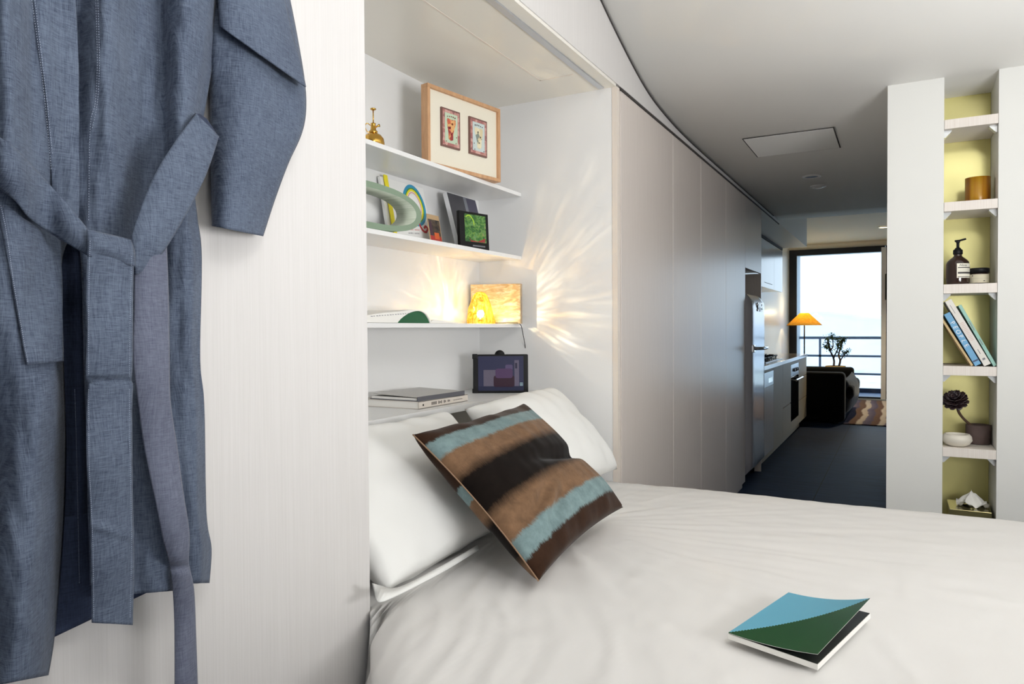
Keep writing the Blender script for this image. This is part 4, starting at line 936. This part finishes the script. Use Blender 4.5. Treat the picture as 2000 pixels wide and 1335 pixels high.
box('spine_band', 0.001, th-0.001, -0.0006, 0, H_*0.07, H_*0.095, mat('spine_navy', S(60, 74, 110), 0.5), T); lathe_o('spine_mark', [(0, -0.0006), (0.004, -0.0006), (0.004, 0)], (0, 0, 0), MATS['spine_navy'], T, 12, M=Matrix.Translation((th/2, -0.0003, H_*0.94)) @ Matrix.Rotation(PI/2, 4, 'X'))
T, th, H_ = lean('book', (1922.5, 717.5), (1938, 714), (1845.5, 589), mat('spine_offwhite', S(226, 222, 214), 0.5), 'thick off-white book with faint red spine print, middle of the leaning row')
bm = bmesh.new()
for k in range(13): bbox(bm, th*0.22, th*0.75, -0.0005, 0, H_*(0.38+0.022*k), H_*(0.38+0.022*k)+0.0009)
bmo('red_spine_print', bm, MATS['red_ink'], T)
bm = bmesh.new(); bbox(bm, th*0.35, th*0.42, -0.0005, 0, H_*0.80, H_*0.93); bbox(bm, th*0.4, th*0.5, -0.0005, 0, H_*0.17, H_*0.24); bbox(bm, th*0.3, th*0.7, -0.0005, 0, H_*0.08, H_*0.105); bmo('grey_spine_print', bm, M_ink, T)
T, th, H_ = lean('book', (1940.5, 717.5), (1948.0, 715), (1871.5, 597), mat('spine_sea_green', S(150, 196, 184), 0.5), 'thin sea-green book leaning on the right end of the row')
box('title_print', th*0.35, th*0.6, -0.0005, 0, H_*0.58, H_*0.74, M_ink, T); box('author_print', th*0.35, th*0.6, -0.0005, 0, H_*0.34, H_*0.44, M_ink, T)
T, th, H_ = lean('booklet', (1897, 717), (1903, 715.5), (1838, 624), mat('spine_tan', S(204, 178, 130), 0.6), 'thin tan booklet leaning below the blue book at the left of the row')

# succulent
c = Vector((rx(1912, 3.775), 3.775, 0.7155)); M_clay = mat('dark_clay', S(92, 76, 72), 0.85); bump(M_clay, ntex(M_clay, s=120), 0.3, 0.002)
T = thing('potted_succulent', c, 'dark tree houseleek with a bent stem in a brown clay pot', 'potted plant')
lathe_o('pot', [(0, 0), (0.042, 0), (0.048, 0.006), (0.049, 0.085), (0.045, 0.085), (0.044, 0.07), (0, 0.07)], c, M_clay, T, 40)
lathe_o('soil', [(0.044, 0.0705), (0, 0.074)], c, mat('soil', S(50, 40, 34), 0.95), T, 24)
M_stem = mat('brown_stem', S(82, 62, 48), 0.8); bump(M_stem, ntex(M_stem, s=200), 0.5, 0.002)
h = onY(1866, 783, 3.69); sp_ = [c+Vector((-0.012, 0, 0.07)), onY(1893, 827, 3.75), onY(1880, 815, 3.73), onY(1872, 803, 3.71), h+Vector((0.004, 0, -0.01)), h]
tube_o('stem', bez(sp_, 5), 0.0055, M_stem, T, 10)
M_leaf = mat('dark_purple_leaf', S(42, 26, 32), 0.35, coat=0.3); f1 = ntex(M_leaf, s=40); basecol(M_leaf, ramp(M_leaf, f1, [(0.35, S(34, 20, 28)), (0.7, S(62, 46, 44))]))
def leaf(bm, o, d, up, L_, w_, n=7, curl=0.3):
    d = d.normalized(); s_ = d.cross(up).normalized(); up2 = s_.cross(d); rows = []
    for i in range(n):
        t = i/(n-1); wv_ = w_*(math.sin(PI*min(1, t*0.86+0.05))**0.75)*(0.55+0.6*t)
        p = o+d*(L_*t)+up2*(curl*L_*t*t); rows.append([bm.verts.new(p-s_*wv_+up2*wv_*0.3), bm.verts.new(p-up2*wv_*0.1), bm.verts.new(p+s_*wv_+up2*wv_*0.3)])
    for a, b in zip(rows, rows[1:]):
        for k in (0, 1): bm.faces.new((a[k], a[k+1], b[k+1], b[k]))
bm = bmesh.new(); axis = Vector((-0.15, -0.62, 0.75)).normalized(); e1 = axis.orthogonal().normalized(); e2 = axis.cross(e1)
for ly, (nl, tilt, L_, w_) in enumerate(((11, -0.35, 0.050, 0.016), (11, 0.1, 0.050, 0.016), (10, 0.45, 0.042, 0.014), (8, 0.9, 0.030, 0.011), (6, 1.6, 0.018, 0.007))):
    for k in range(nl):
        a = 2*PI*(k+0.5*ly)/nl+0.1*random.random(); rad = e1*math.cos(a)+e2*math.sin(a)
        leaf(bm, h+axis*0.003*ly, rad+axis*tilt, axis, L_, w_, curl=0.25)
o = bmo('leaf_rosette', bm, M_leaf, T, True); md = o.modifiers.new('t', 'SOLIDIFY'); md.thickness = 0.0022
bm = bmesh.new()
for d_ in ((0.8, -0.4, -0.25), (0.3, -0.6, -0.7), (-0.7, -0.5, -0.6)): leaf(bm, h-axis*0.008, Vector(d_), axis, 0.045, 0.013, curl=0.05)
o = bmo('drooping_leaves', bm, M_leaf, T, True); md = o.modifiers.new('t', 'SOLIDIFY'); md.thickness = 0.002
# bowl
c = Vector((rx(1870.5, 3.664), 3.664, 0.7155))
tag(lathe_o('bowl', [(0, 0), (0.030, 0.0), (0.046, 0.008), (0.0575, 0.026), (0.055, 0.043), (0.047, 0.053), (0.044, 0.053), (0.050, 0.040), (0.052, 0.026), (0.040, 0.010), (0, 0.006)], c, mat('cream_stoneware', S(226, 220, 206), 0.5), None, 48), 'shallow cream stoneware bowl in front of the clay pot', 'bowl')
# tissue box
x0, x1 = XA+0.028, XB-0.012; ty0, ty1 = 3.625, 3.82; zt_ = 0.3605
T = thing('tissue_box', ((x0+x1)/2, 3.72, zt_), 'mirrored bronze tissue box on the lowest recess shelf', 'tissue box')
M_tbx = mat('bronze_mirror', S(150, 142, 100), 0.15, 0.8)
ztop = onY(1900, 990, 3.7).z
box('box_body', x0, x1, ty0, ty1, zt_, ztop, M_tbx, T, 0.002); tc_ = Vector(((x0+x1)/2+0.01, 3.72, ztop))
lathe_o('opening', [(0.034, 0.0004), (0, 0.0006)], tc_, M_black, T, 24, M=None)
vs = []; fs = []; n = 22
for i in range(n+1):
    for j in range(n+1):
        a, b = (i/n-0.5)*2, (j/n-0.5)*2; r_ = math.hypot(a, b)
        hgt = 0.066*max(0, 1-1.05*r_)**0.6+0.013*nz(a*3, b*3, 4)*(1-r_*0.3); sq = 0.25+0.75*min(1, r_)**1.2
        p = tc_+Vector((a*0.052*sq*1.1+0.012*b*b, b*0.045*sq, 0.006+hgt+0.012*math.sin(math.atan2(b, a)*5)*min(1, r_)+(0.008 if r_ > 1 else 0)))
        p.z = max(p.z, ztop+0.0012); vs.append(p)
fs = [(i*(n+1)+j, (i+1)*(n+1)+j, (i+1)*(n+1)+j+1, i*(n+1)+j+1) for i in range(n) for j in range(n)]
o = mesh('tissue', vs, fs, M_paper, T, True)

# ------------------------------------------------------------------ FRIDGE
fy0, fy1 = ys[4]+0.006, ys[5]-0.024
T = thing('fridge', (XC-0.3, (fy0+fy1)/2, 0), 'tall silver rounded retro fridge standing in the cupboard recess', 'fridge')
M_fr = mat('fridge_silver', S(182, 180, 186), 0.22, 0.35, coat=0.4)
zf = 1.505
bm = bmesh.new(); bbox(bm, XW+0.03, -1.075, fy0, fy1, 0.05, zf, 0.05, 5); bmo('fridge_body', bm, M_fr, T, True)
def fdoor(nm, z0, z1, rt, rb):
    bm = bmesh.new(); n = 24; k = 20; rows = []
    for i in range(n+1):
        z = z0+(z1-z0)*i/n
        ft = math.sqrt(max(0, 1-((z-(z1-rt))/rt)**2)) if z > z1-rt else (math.sqrt(max(0, 1-(((z0+rb)-z)/rb)**2)) if z < z0+rb else 1)
        row = []
        for j in range(k+1):
            t = j/k; y = fy0+0.004+(fy1-fy0-0.008)*t; b = (1-abs(2*t-1)**9)**(1/2.0) if 0 < t < 1 else 0
            row.append(bm.verts.new((-1.06+0.065*b*(0.25+0.75*ft), y, z)))
        rows.append(row)
    for a, b in zip(rows, rows[1:]):
        for j in range(k): bm.faces.new((a[j], a[j+1], b[j+1], b[j]))
    for side in (0, k):
        pass
    return bmo(nm, bm, M_fr, T, True)
fd = fdoor('fridge_door', 0.09, zf-0.005, 0.10, 0.04)
hz = 1.075
bm = bmesh.new(); tube(bm, bez([(-1.0, fy0+0.10, hz), (-0.955, fy0+0.14, hz), (-0.938, fy0+0.25, hz), (-0.945, fy0+0.42, hz)], 6), [0.013]*18+[0.011], 12); bbox(bm, -1.01, -0.985, fy0+0.06, fy0+0.12, hz-0.03, hz+0.03, 0.006)
bmo('handle', bm, M_chrome, fd)
text('lettering', 'SMEG', 0.10, TM((-0.992, (fy0+fy1)/2+0.02, 1.40), (0, 1, 0), (0, 0, 1)), M_chrome, fd, 0.004, 0.95)
for y in (fy0+0.06, fy1-0.06): tube_o('foot', [(-1.10, y, 0), (-1.10, y, 0.06)], 0.018, M_black, T, 12)
tube_o('foot', [(-1.65, fy0+0.06, 0), (-1.65, fy0+0.06, 0.06)], 0.018, M_black, T, 12)

# ------------------------------------------------------------------ KITCHEN
ky0 = ys[5]+0.004; ky1 = 9.78
yD = onX(1511, 640, XC).y; yE = onX(1529, 640, XC).y; yO0 = onX(1545, 640, XC).y; yO1 = onX(1560, 640, XC).y
wt = tag(box('worktop', XW+0.001, XC+0.012, ky0, ky1+0.006, 0.862, 0.90, mat('pale_stone_worktop', S(214, 210, 204), 0.12), bev=0.002), 'long pale stone kitchen worktop carrying the gas hob', 'worktop')
def unit(name, a, b, label, cat='kitchen cabinet', body=M_kfront):
    T = thing(name, (XC-0.3, (a+b)/2, 0), label, cat); box('carcass', XW+0.002, XC-0.021, a+0.0015, b-0.0015, 0.10, 0.861, body, T); return T
def front(nm, T, a, b, z0, z1, m=M_kfront): return box(nm, XC-0.020, XC, a+0.002, b-0.002, z0, z1, m, T, 0.0015)
T = unit('dishwasher', ky0+0.002, yD, 'dishwasher with steel control panel right behind the fridge', 'dishwasher', M_steel)
front('door', T, ky0+0.002, yD, 0.10, 0.70, M_closet); pn = front('control_panel', T, ky0+0.002, yD, 0.703, 0.835, M_steel); front('top_rail', T, ky0+0.002, yD, 0.838, 0.86)
yc = ky0+0.38; box('control_display', XC, XC+0.001, yc, yc+0.24, 0.735, 0.775, M_glassblk, pn); box('power_button', XC, XC+0.002, ky0+0.06, ky0+0.08, 0.73, 0.75, M_black, pn)
T = unit('kitchen_cabinet', yD, yE, 'kitchen base cabinet with one tall door between dishwasher and drawers'); front('door', T, yD, yE, 0.10, 0.86)
T = unit('kitchen_cabinet', yE, yO0, 'kitchen base cabinet with two fronts left of the oven'); front('door', T, yE, yO0, 0.415, 0.86); front('drawer', T, yE, yO0, 0.10, 0.405)
T = unit('oven', yO0, yO1, 'built-in oven with steel panel and black glass door', 'oven', M_steel)
front('drawer', T, yO0, yO1, 0.10, 0.195); pn = front('control_panel', T, yO0, yO1, 0.695, 0.825, M_steel); dr = front('door', T, yO0, yO1, 0.20, 0.69, M_glassblk); front('top_rail', T, yO0, yO1, 0.828, 0.86)
bm = bmesh.new(); tube(bm, [(XC+0.05, yO0+0.05, 0.655), (XC+0.05, yO1-0.05, 0.655)], 0.011, 10)
for y in (yO0+0.1, yO1-0.1): tube(bm, [(XC, y, 0.655), (XC+0.05, y, 0.655)], 0.007, 8)
bmo('handle', bm, M_chrome, dr)
for k in range(3): tube_o('knob', [(XC, yO0+0.2+0.14*k, 0.76), (XC+0.025, yO0+0.2+0.14*k, 0.76)], 0.018, M_steel if k != 1 else M_glassblk, pn, 16)
T = unit('kitchen_cabinet', yO1, ky1, 'kitchen base cabinet with drawers at the far end of the run')
front('drawer', T, yO1, ky1, 0.64, 0.86); front('drawer', T, yO1, ky1, 0.37, 0.63); front('drawer', T, yO1, ky1, 0.10, 0.36); box('end_panel', XW+0.002, XC, ky1-0.001, ky1+0.003, 0.10, 0.861, M_kfront, T)
struct(box('baseboard_kitchen', XW, XC-0.055, ky0, ky1-0.25, 0, 0.099, M_kfront))
# hob
hy0, hy1 = onX(1491, 690, XC-0.07).y+0.05, onX(1538, 690, XC-0.15).y
hy0, hy1 = 7.0, 8.1
T = thing('gas_hob', (-1.33, (hy0+hy1)/2, 0.9005), 'gas hob with black cast iron trivets on the worktop', 'hob')
box('hob_plate', -1.62, -1.10, hy0, hy1, 0.9005, 0.908, M_steel, T, 0.003); M_iron = mat('cast_iron', S(26, 26, 28), 0.55)
for k, y in enumerate((hy0+0.2, (hy0+hy1)/2, hy1-0.2)):
    bm = bmesh.new(); a, b = y-0.155, y+0.155
    for yy in (a, b): bbox(bm, -1.58, -1.15, yy-0.006, yy+0.006, 0.932, 0.945, 0.003)
    for xx in (-1.58, -1.15): bbox(bm, xx-0.006, xx+0.006, a, b, 0.932, 0.945, 0.003)
    for xx in (-1.48, -1.25):
        for s in (-1, 1): bbox(bm, xx-0.005, xx+0.005, y+s*0.04-0.06*(s < 0), y+s*0.04+0.06*(s > 0)+0.0, 0.938, 0.955, 0.002)
        for s in (-1, 1): bbox(bm, xx+s*0.04-0.05*(s < 0), xx+s*0.04+0.05*(s > 0), y-0.005, y+0.005, 0.938, 0.955, 0.002)
    for xx in (-1.57, -1.16):
        for yy in (a+0.01, b-0.01): bbox(bm, xx-0.006, xx+0.006, yy-0.006, yy+0.006, 0.908, 0.934)
    bmo('trivet', bm, M_iron, T)
    bm = bmesh.new()
    for xx in (-1.48, -1.25): lathe(bm, [(0.045, 0.908), (0.045, 0.92), (0.032, 0.922), (0.032, 0.93), (0, 0.932)], (xx, y, 0), 20)
    bmo('burner', bm, M_iron, T, False)
for k in range(4): lathe_o('control_knob', [(0.018, 0.908), (0.016, 0.93), (0, 0.93)], (-1.125, (hy0+hy1)/2-0.2+0.13*k, 0), M_chrome, T, 16)
# uppers
XU = -1.33; u0, u1 = ky0, 9.78
um = u0+(u1-u0)*0.5; um2 = onX(1512, 500, XU).y
for k, (a, b) in enumerate(((u0, onX(1490, 500, XU).y-0.5), (onX(1490, 500, XU).y-0.5, um2), (um2, u1))):
    T = thing('wall_cabinet', (XU-0.2, (a+b)/2, 1.7), ('pale glossy kitchen wall cabinet hidden closest to the fridge', 'pale glossy kitchen wall cabinet above the hob, with a finger slot', 'pale glossy kitchen wall cabinet at the far end of the row')[k], 'kitchen cabinet', 'kitchen wall cabinets')
    box('carcass', XW+0.001, XU-0.021, a+0.0015, b-0.0015, 1.70, ZT-0.02, M_upper, T); dd = box('door', XU-0.020, XU, a+0.002, b-0.002, 1.69, ZT-0.025, M_upper, T, 0.0015)
    if k == 1: box('finger_slot', XU-0.001, XU+0.001, b-0.7, b-0.15, 1.745, 1.75, M_dark, dd)
struct(box('trim_9', XW+0.001, XU+0.002, u0, u1, ZT-0.018, ZT+0.011, M_dark))
struct(box('wall_splashback', XW, XW+0.008, ky0, 9.9, 0.9, 1.69, mat('glass_splashback', S(206, 200, 190), 0.15)))
rh = tag(box('range_hood', XW+0.02, XU-0.05, 7.2, 8.2, 1.66, 1.689, M_steel, bev=0.003), 'slim steel rangehood under the kitchen wall cabinets', 'range hood')

# ------------------------------------------------------------------ LIVING ROOM
YW = 13.5; WX0 = onX(1537, 640, -1.72); xl = onY(1537.5, 640, YW).x
M_frm = mat('dark_window_frame', S(22, 28, 44), 0.4)
zh = onY(1640, 484, YW).z
M_wl = plaster('living_wall_paint', S(232, 228, 220))
struct(box('wall_window', -2.2, 2.7, YW, YW+0.12, zh, 2.69, M_wl))
struct(box('wall_window', -2.2, xl, YW, YW+0.12, 0, zh, M_wl))
xr = onY(1728, 640, YW).x
def win(name, x0, x1, first):
    W_ = thing(name, ((x0+x1)/2, YW, 0), None, None); W_['kind'] = 'structure'
    fwd_ = 0.16 if first else 0.06
    bm = bmesh.new(); bbox(bm, x0, x0+fwd_, YW-0.02, YW+0.07, 0.0, zh); bbox(bm, x1-0.05, x1, YW-0.02, YW+0.07, 0.0, zh); bbox(bm, x0+fwd_, x1-0.05, YW-0.02, YW+0.07, zh-0.10, zh); bbox(bm, x0+fwd_, x1-0.05, YW-0.02, YW+0.07, 0.0, 0.05); bmo('window_frame', bm, M_frm, W_)
    box('glass', x0+fwd_, x1-0.05, YW+0.02, YW+0.028, 0.05, zh-0.10, M_pane, W_); return W_
m = bpy.data.materials.new('window_glass'); m.use_nodes = True; m.node_tree.nodes.remove(m.node_tree.nodes['Principled BSDF'])
ta = N(m, 'ShaderNodeBsdfTransparent'); gl = N(m, 'ShaderNodeBsdfGlossy'); gl.inputs['Roughness'].default_value = 0.01; fr = N(m, 'ShaderNodeFresnel'); fr.inputs[0].default_value = 1.3; ms = N(m, 'ShaderNodeMixShader')
ta.inputs[0].default_value = (0.95, 0.98, 1, 1)
LK(m, fr.outputs[0], ms.inputs[0]); LK(m, ta.outputs[0], ms.inputs[1]); LK(m, gl.outputs[0], ms.inputs[2]); LK(m, ms.outputs[0], m.node_tree.nodes['Material Output'].inputs[0]); M_pane = m
win('window_1', xl, xr, True); w2 = win('window_2', xr+0.01, 2.68, False)
hz2 = onY(1731, 560, YW-0.08).z; box('handle', xr+0.005, xr+0.045, YW-0.10, YW-0.051, hz2-0.22, hz2+0.22, M_black, w2, 0.012)
struct(box('trim_10', xr-0.055, xr+0.02, YW-0.05, YW-0.02, 0.0, zh-0.03, mat('pale_mullion', S(240, 240, 246), 0.25)))
struct(box('trim_11', xl-0.045, xl-0.002, YW-0.03, YW-0.001, 0.0, zh, mat('white_reveal', S(245, 245, 248), 0.5)))
struct(box('trim_12', -2.2, 2.7, YW-0.06, YW-0.021, 0.0, 0.02, mat('sill_track', S(200, 206, 214), 0.35, 0.3)))
# balcony
M_conc = plaster('balcony_concrete', S(176, 186, 196)); M_bf = mat('balcony_tiles', S(60, 84, 118), 0.5)
YB = 15.1
struct(box('floor_balcony', -2.4, 3.2, YW+0.12, YB+0.2, -0.15, -0.01, M_bf))
xs = onY(1553, 640, YW+0.6).x; 
struct(box('wall_balcony', -2.4, onY(1560.5, 640, YB-0.1).x, YW+0.121, YB+0.1, -0.01, 2.66, M_conc)); struct(box('ceiling_balcony', -2.4, 3.2, YW+0.121, YB+0.1, onY(1640, 497, YB+0.1).z, 2.9, M_conc))
T = thing('balcony_railing', (0, YB, 0), 'grey metal balcony railing with horizontal rails beyond the window', 'railing')
M_rail = mat('rail_grey', S(150, 164, 186), 0.5)
xbl = onY(1560.5, 640, YB-0.1).x
box('rail', xbl, 3.1, YB-0.05, YB, 1.005, 1.055, M_rail, T); box('rail', xbl, 3.1, YB-0.04, YB-0.01, 0.66, 0.70, M_rail, T); box('rail', xbl, 3.1, YB-0.04, YB-0.01, 0.32, 0.36, M_rail, T)
box('upstand', xbl, 3.1, YB-0.06, YB+0.02, -0.01, 0.07, mat('upstand_dark', S(44, 58, 82), 0.6), T)
for px in (1602, 1745): xx = onY(px, 640, YB).x; box('post', xx-0.02, xx+0.02, YB-0.04, YB-0.005, 0.07, 1.005, M_rail, T)
# distant hill and ground
def hill(name, y, amp, base, seed, m, ym=250, lb=None):
    vs = []; fs = []; nx, ny = 70, 14
    for i in range(nx+1):
        for j in range(ny+1):
            X = -900+1800*i/nx; t = j/ny; Y = y+ym*t
            z = base+(14+amp*(0.8+0.5*nz(X*0.004+seed, seed))+2*nz(X*0.03, t*4, seed))*math.sin(PI*t*0.9)**0.8; vs.append((X, Y, z))
    fs = [(i*(ny+1)+j, (i+1)*(ny+1)+j, (i+1)*(ny+1)+j+1, i*(ny+1)+j+1) for i in range(nx) for j in range(ny)]
    return tag(mesh(name, vs, fs, m, None, True), lb, 'hill')
def ground_mat(name, a, b, c_, s_):
    m = mat(name, a, 0.95, spec=0.0); f = ntex(m, s=s_, detail=6, rough=0.7); basecol(m, ramp(m, f, [(0.35, a), (0.5, b), (0.62, c_)])); return m
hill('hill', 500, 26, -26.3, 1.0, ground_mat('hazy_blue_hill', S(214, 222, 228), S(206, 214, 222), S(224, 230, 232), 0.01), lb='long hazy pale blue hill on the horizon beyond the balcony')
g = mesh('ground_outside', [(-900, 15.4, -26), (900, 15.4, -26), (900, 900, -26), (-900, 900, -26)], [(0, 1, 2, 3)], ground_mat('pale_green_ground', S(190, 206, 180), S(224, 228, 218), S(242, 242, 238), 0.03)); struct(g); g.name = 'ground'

# sofa
M_sofa = mat('black_sofa_fabric', S(24, 25, 28), 0.9, spec=0.1, sheen=0.1)
T = thing('sofa', (-1.15, 10.7, 0), 'black upholstered sofa behind the kitchen run, side facing the bed', 'sofa')
sx1_ = onY(1650, 640, 9.95).x
box('armrest', -1.70, sx1_, 9.95, 10.2, 0.02, 0.655, M_sofa, T, 0.05, seg=4); box('armrest', -1.70, sx1_, 12.0, 12.2, 0.02, 0.62, M_sofa, T, 0.05, seg=4)
box('backrest', -1.70, -1.38, 10.21, 11.99, 0.02, 0.78, M_sofa, T, 0.08, seg=4); box('base', -1.37, sx1_-0.03, 10.21, 11.99, 0.02, 0.28, M_sofa, T, 0.03)
for y in (10.22, 11.11): box('seat_cushion', -1.36, sx1_+0.09, y, y+0.87, 0.285, 0.48, M_sofa, T, 0.07, seg=4)
M_sofa2 = mat('charcoal_throw', S(46, 52, 62), 0.95, sheen=0.2); f1 = ntex(M_sofa2, s=10); bump(M_sofa2, f1, 0.5, 0.02)
pillow('front_roll', [(sx1_-0.02, 10.15, 0.10), (sx1_-0.02, 11.9, 0.10), (sx1_-0.02, 11.9, 0.56), (sx1_-0.02, 10.15, 0.56)], 0.15, M_sofa2, T, n=24, back=0.1)
for x in (-1.6, sx1_-0.1):
    for y in (10.05, 12.1): box('foot', x-0.03, x+0.03, y-0.03, y+0.03, 0, 0.03, M_black, T)
# floor lamp
lp = Vector((onY(1571, 640, 12.6).x, 12.6, 0)); T = thing('floor_lamp', lp, 'floor lamp with glowing orange conical shade beside the window', 'floor lamp')
lathe_o('base', [(0, 0), (0.14, 0), (0.14, 0.012), (0.02, 0.022), (0.0, 0.022)], lp, M_black, T, 32); tube_o('pole', [lp+Vector((0, 0, 0.02)), lp+Vector((0, 0, 1.38))], 0.011, M_black, T, 10)
m = bpy.data.materials.new('orange_shade'); m.use_nodes = True; m.node_tree.nodes.remove(m.node_tree.nodes['Principled BSDF'])
df = N(m, 'ShaderNodeBsdfDiffuse'); ts = N(m, 'ShaderNodeBsdfTranslucent'); f1 = ntex(m, scale=(20, 20, 1), s=2, detail=3); cc = ramp(m, f1, [(0.3, S(226, 180, 86)), (0.7, S(244, 208, 110))]); LK(m, cc, df.inputs[0]); LK(m, cc, ts.inputs[0])
ms = N(m, 'ShaderNodeMixShader'); ms.inputs[0].default_value = 0.6; LK(m, df.outputs[0], ms.inputs[1]); LK(m, ts.outputs[0], ms.inputs[2]); LK(m, ms.outputs[0], m.node_tree.nodes['Material Output'].inputs[0])
zt2 = onY(1571, 611, 12.6).z; zb2 = onY(1571, 635, 12.6).z
lathe_o('lamp_shade', [(0.275, zb2), (0.07, zt2), (0.067, zt2), (0.272, zb2)], lp, m, T, 48)
lathe_o('bulb', [(0, -0.035), (0.03, 0), (0, 0.035)], lp+Vector((0, 0, zt2-0.07)), MATS['lit_lens'], T, 16)
l = bpy.data.lights.new('floor_lamp_light', 'POINT'); l.energy = 9; l.color = (1.0, 0.86, 0.5); l.shadow_soft_size = 0.04; lo = bpy.data.objects.new('floor_lamp_light', l); COL.objects.link(lo); lo.location = lp+Vector((0, 0, zt2-0.005))
# side table with plant
pc = Vector((onY(1632, 640, 12.9).x, 12.9, 0)); ztab = onY(1660, 737, 12.9).z
T = thing('side_table', (pc.x+0.02, 12.9, 0), 'low dark side table at the window under the potted tree', 'side table')
box('table_top', pc.x-0.28, onY(1667.5, 640, 12.9).x, 12.68, 13.12, ztab-0.025, ztab, M_dark, T, 0.004)
for x in (pc.x-0.22, pc.x+0.22):
    for y in (12.73, 13.07): tube_o('leg', [(x, y, 0), (x, y, ztab-0.025)], 0.014, M_black, T, 8)
T = thing('potted_tree', (pc.x, 12.9, ztab+0.001), 'small gnarled jade tree in a round tan pot near the window', 'potted plant')
zp = onY(1632, 714, 12.9).z; Mpot = mat('tan_pot', S(190, 160, 96), 0.6); r_ = 0.155
lathe_o('pot', [(0, 0), (0.11, 0), (0.15, 0.04), (r_, 0.09), (r_, zp-ztab), (r_-0.015, zp-ztab), (r_-0.02, 0.09), (0, 0.08)], (pc.x, 12.9, ztab+0.001), Mpot, T, 40)
lathe_o('soil', [(r_-0.017, zp-ztab-0.03), (0, zp-ztab-0.02)], (pc.x, 12.9, ztab+0.001), MATS['soil'], T, 24)
bm = bmesh.new(); bl_ = bmesh.new()
br_ = [[(1628, 716), (1629, 705), (1626, 694), (1621, 684), (1618, 672), (1616, 662)], [(1628, 700), (1631, 692), (1635, 684), (1637, 674), (1636, 662)], [(1638, 716), (1641, 704), (1638, 694), (1640, 684), (1643, 674), (1646, 664)], [(1640, 706), (1645, 698), (1650, 692), (1655, 686)], [(1620, 678), (1615, 680), (1612, 677)], [(1622, 684), (1627, 676), (1626, 664), (1624, 656)], [(1636, 674), (1641, 668), (1650, 664)]]
for k, b in enumerate(br_):
    P = bez([onY(x, y, 12.9+0.06*math.sin(k*2+i)) for i, (x, y) in enumerate(b)], 4); n = len(P); r0_ = 0.016 if k in (0, 2) else 0.010
    tube(bm, P, [r0_*(1-0.7*i/n)+0.002 for i in range(n)], 7)
    for i in range(n//3, n):
        for q in range(26 if i > n*0.55 else 5):
            d_ = Vector((random.uniform(-1, 1), random.uniform(-1, 1), random.uniform(-0.5, 1))); o_ = P[i]+d_*random.uniform(0.0, 0.07)
            leaf(bl_, o_, Vector((random.uniform(-1, 1), random.uniform(-1, 1), random.uniform(-0.3, 1))), Vector((0.1, 0.2, 1)), 0.022, 0.009, 4)
bmo('trunk', bm, mat('dark_bark', S(60, 44, 50), 0.9), T, True); bmo('foliage', bl_, mat('jade_leaf', S(58, 84, 50), 0.6), T)
# rug
m = mat('striped_rug', S(120, 100, 100), 0.95, spec=0.05); t = N(m, 'ShaderNodeTexCoord'); s = N(m, 'ShaderNodeSeparateXYZ'); LK(m, t.outputs['Object'], s.inputs[0])
wob = ntex(m, s=1.6, detail=2); fx = mul(m, s.outputs[0], mul(m, mul(m, wob, -0.5, 'ADD'), 0.12), 'ADD'); fx = mul(m, mul(m, mul(m, fx, 4.1), 0.79, 'ADD'), 1.0, 'FRACT')
col_ = ramp(m, fx, [(0.0, S(206, 190, 176)), (0.14, S(196, 178, 164)), (0.2, S(120, 108, 124)), (0.48, S(96, 86, 104)), (0.6, S(120, 92, 76)), (0.84, S(112, 84, 70)), (0.92, S(206, 190, 176))])
ff = ntex(m, scale=(20, 80, 1), s=3, detail=5); basecol(m, mix(m, 1.0, col_, ramp(m, ff, [(0.3, (0.7, 0.7, 0.7, 1)), (0.7, (1.1, 1.1, 1.1, 1))]), 'MULTIPLY')); bump(m, ff, 0.6, 0.01)
tag(box('rug', -0.62, 1.7, onZ(1700, 831, 0).y, 13.25, 0.001, 0.014, m, bev=0.004), 'rug with wavy cream, mauve and brown stripes in front of the window', 'rug')
# round dark object seen past the mullion
xq = onY(1731, 640, 12.6).x
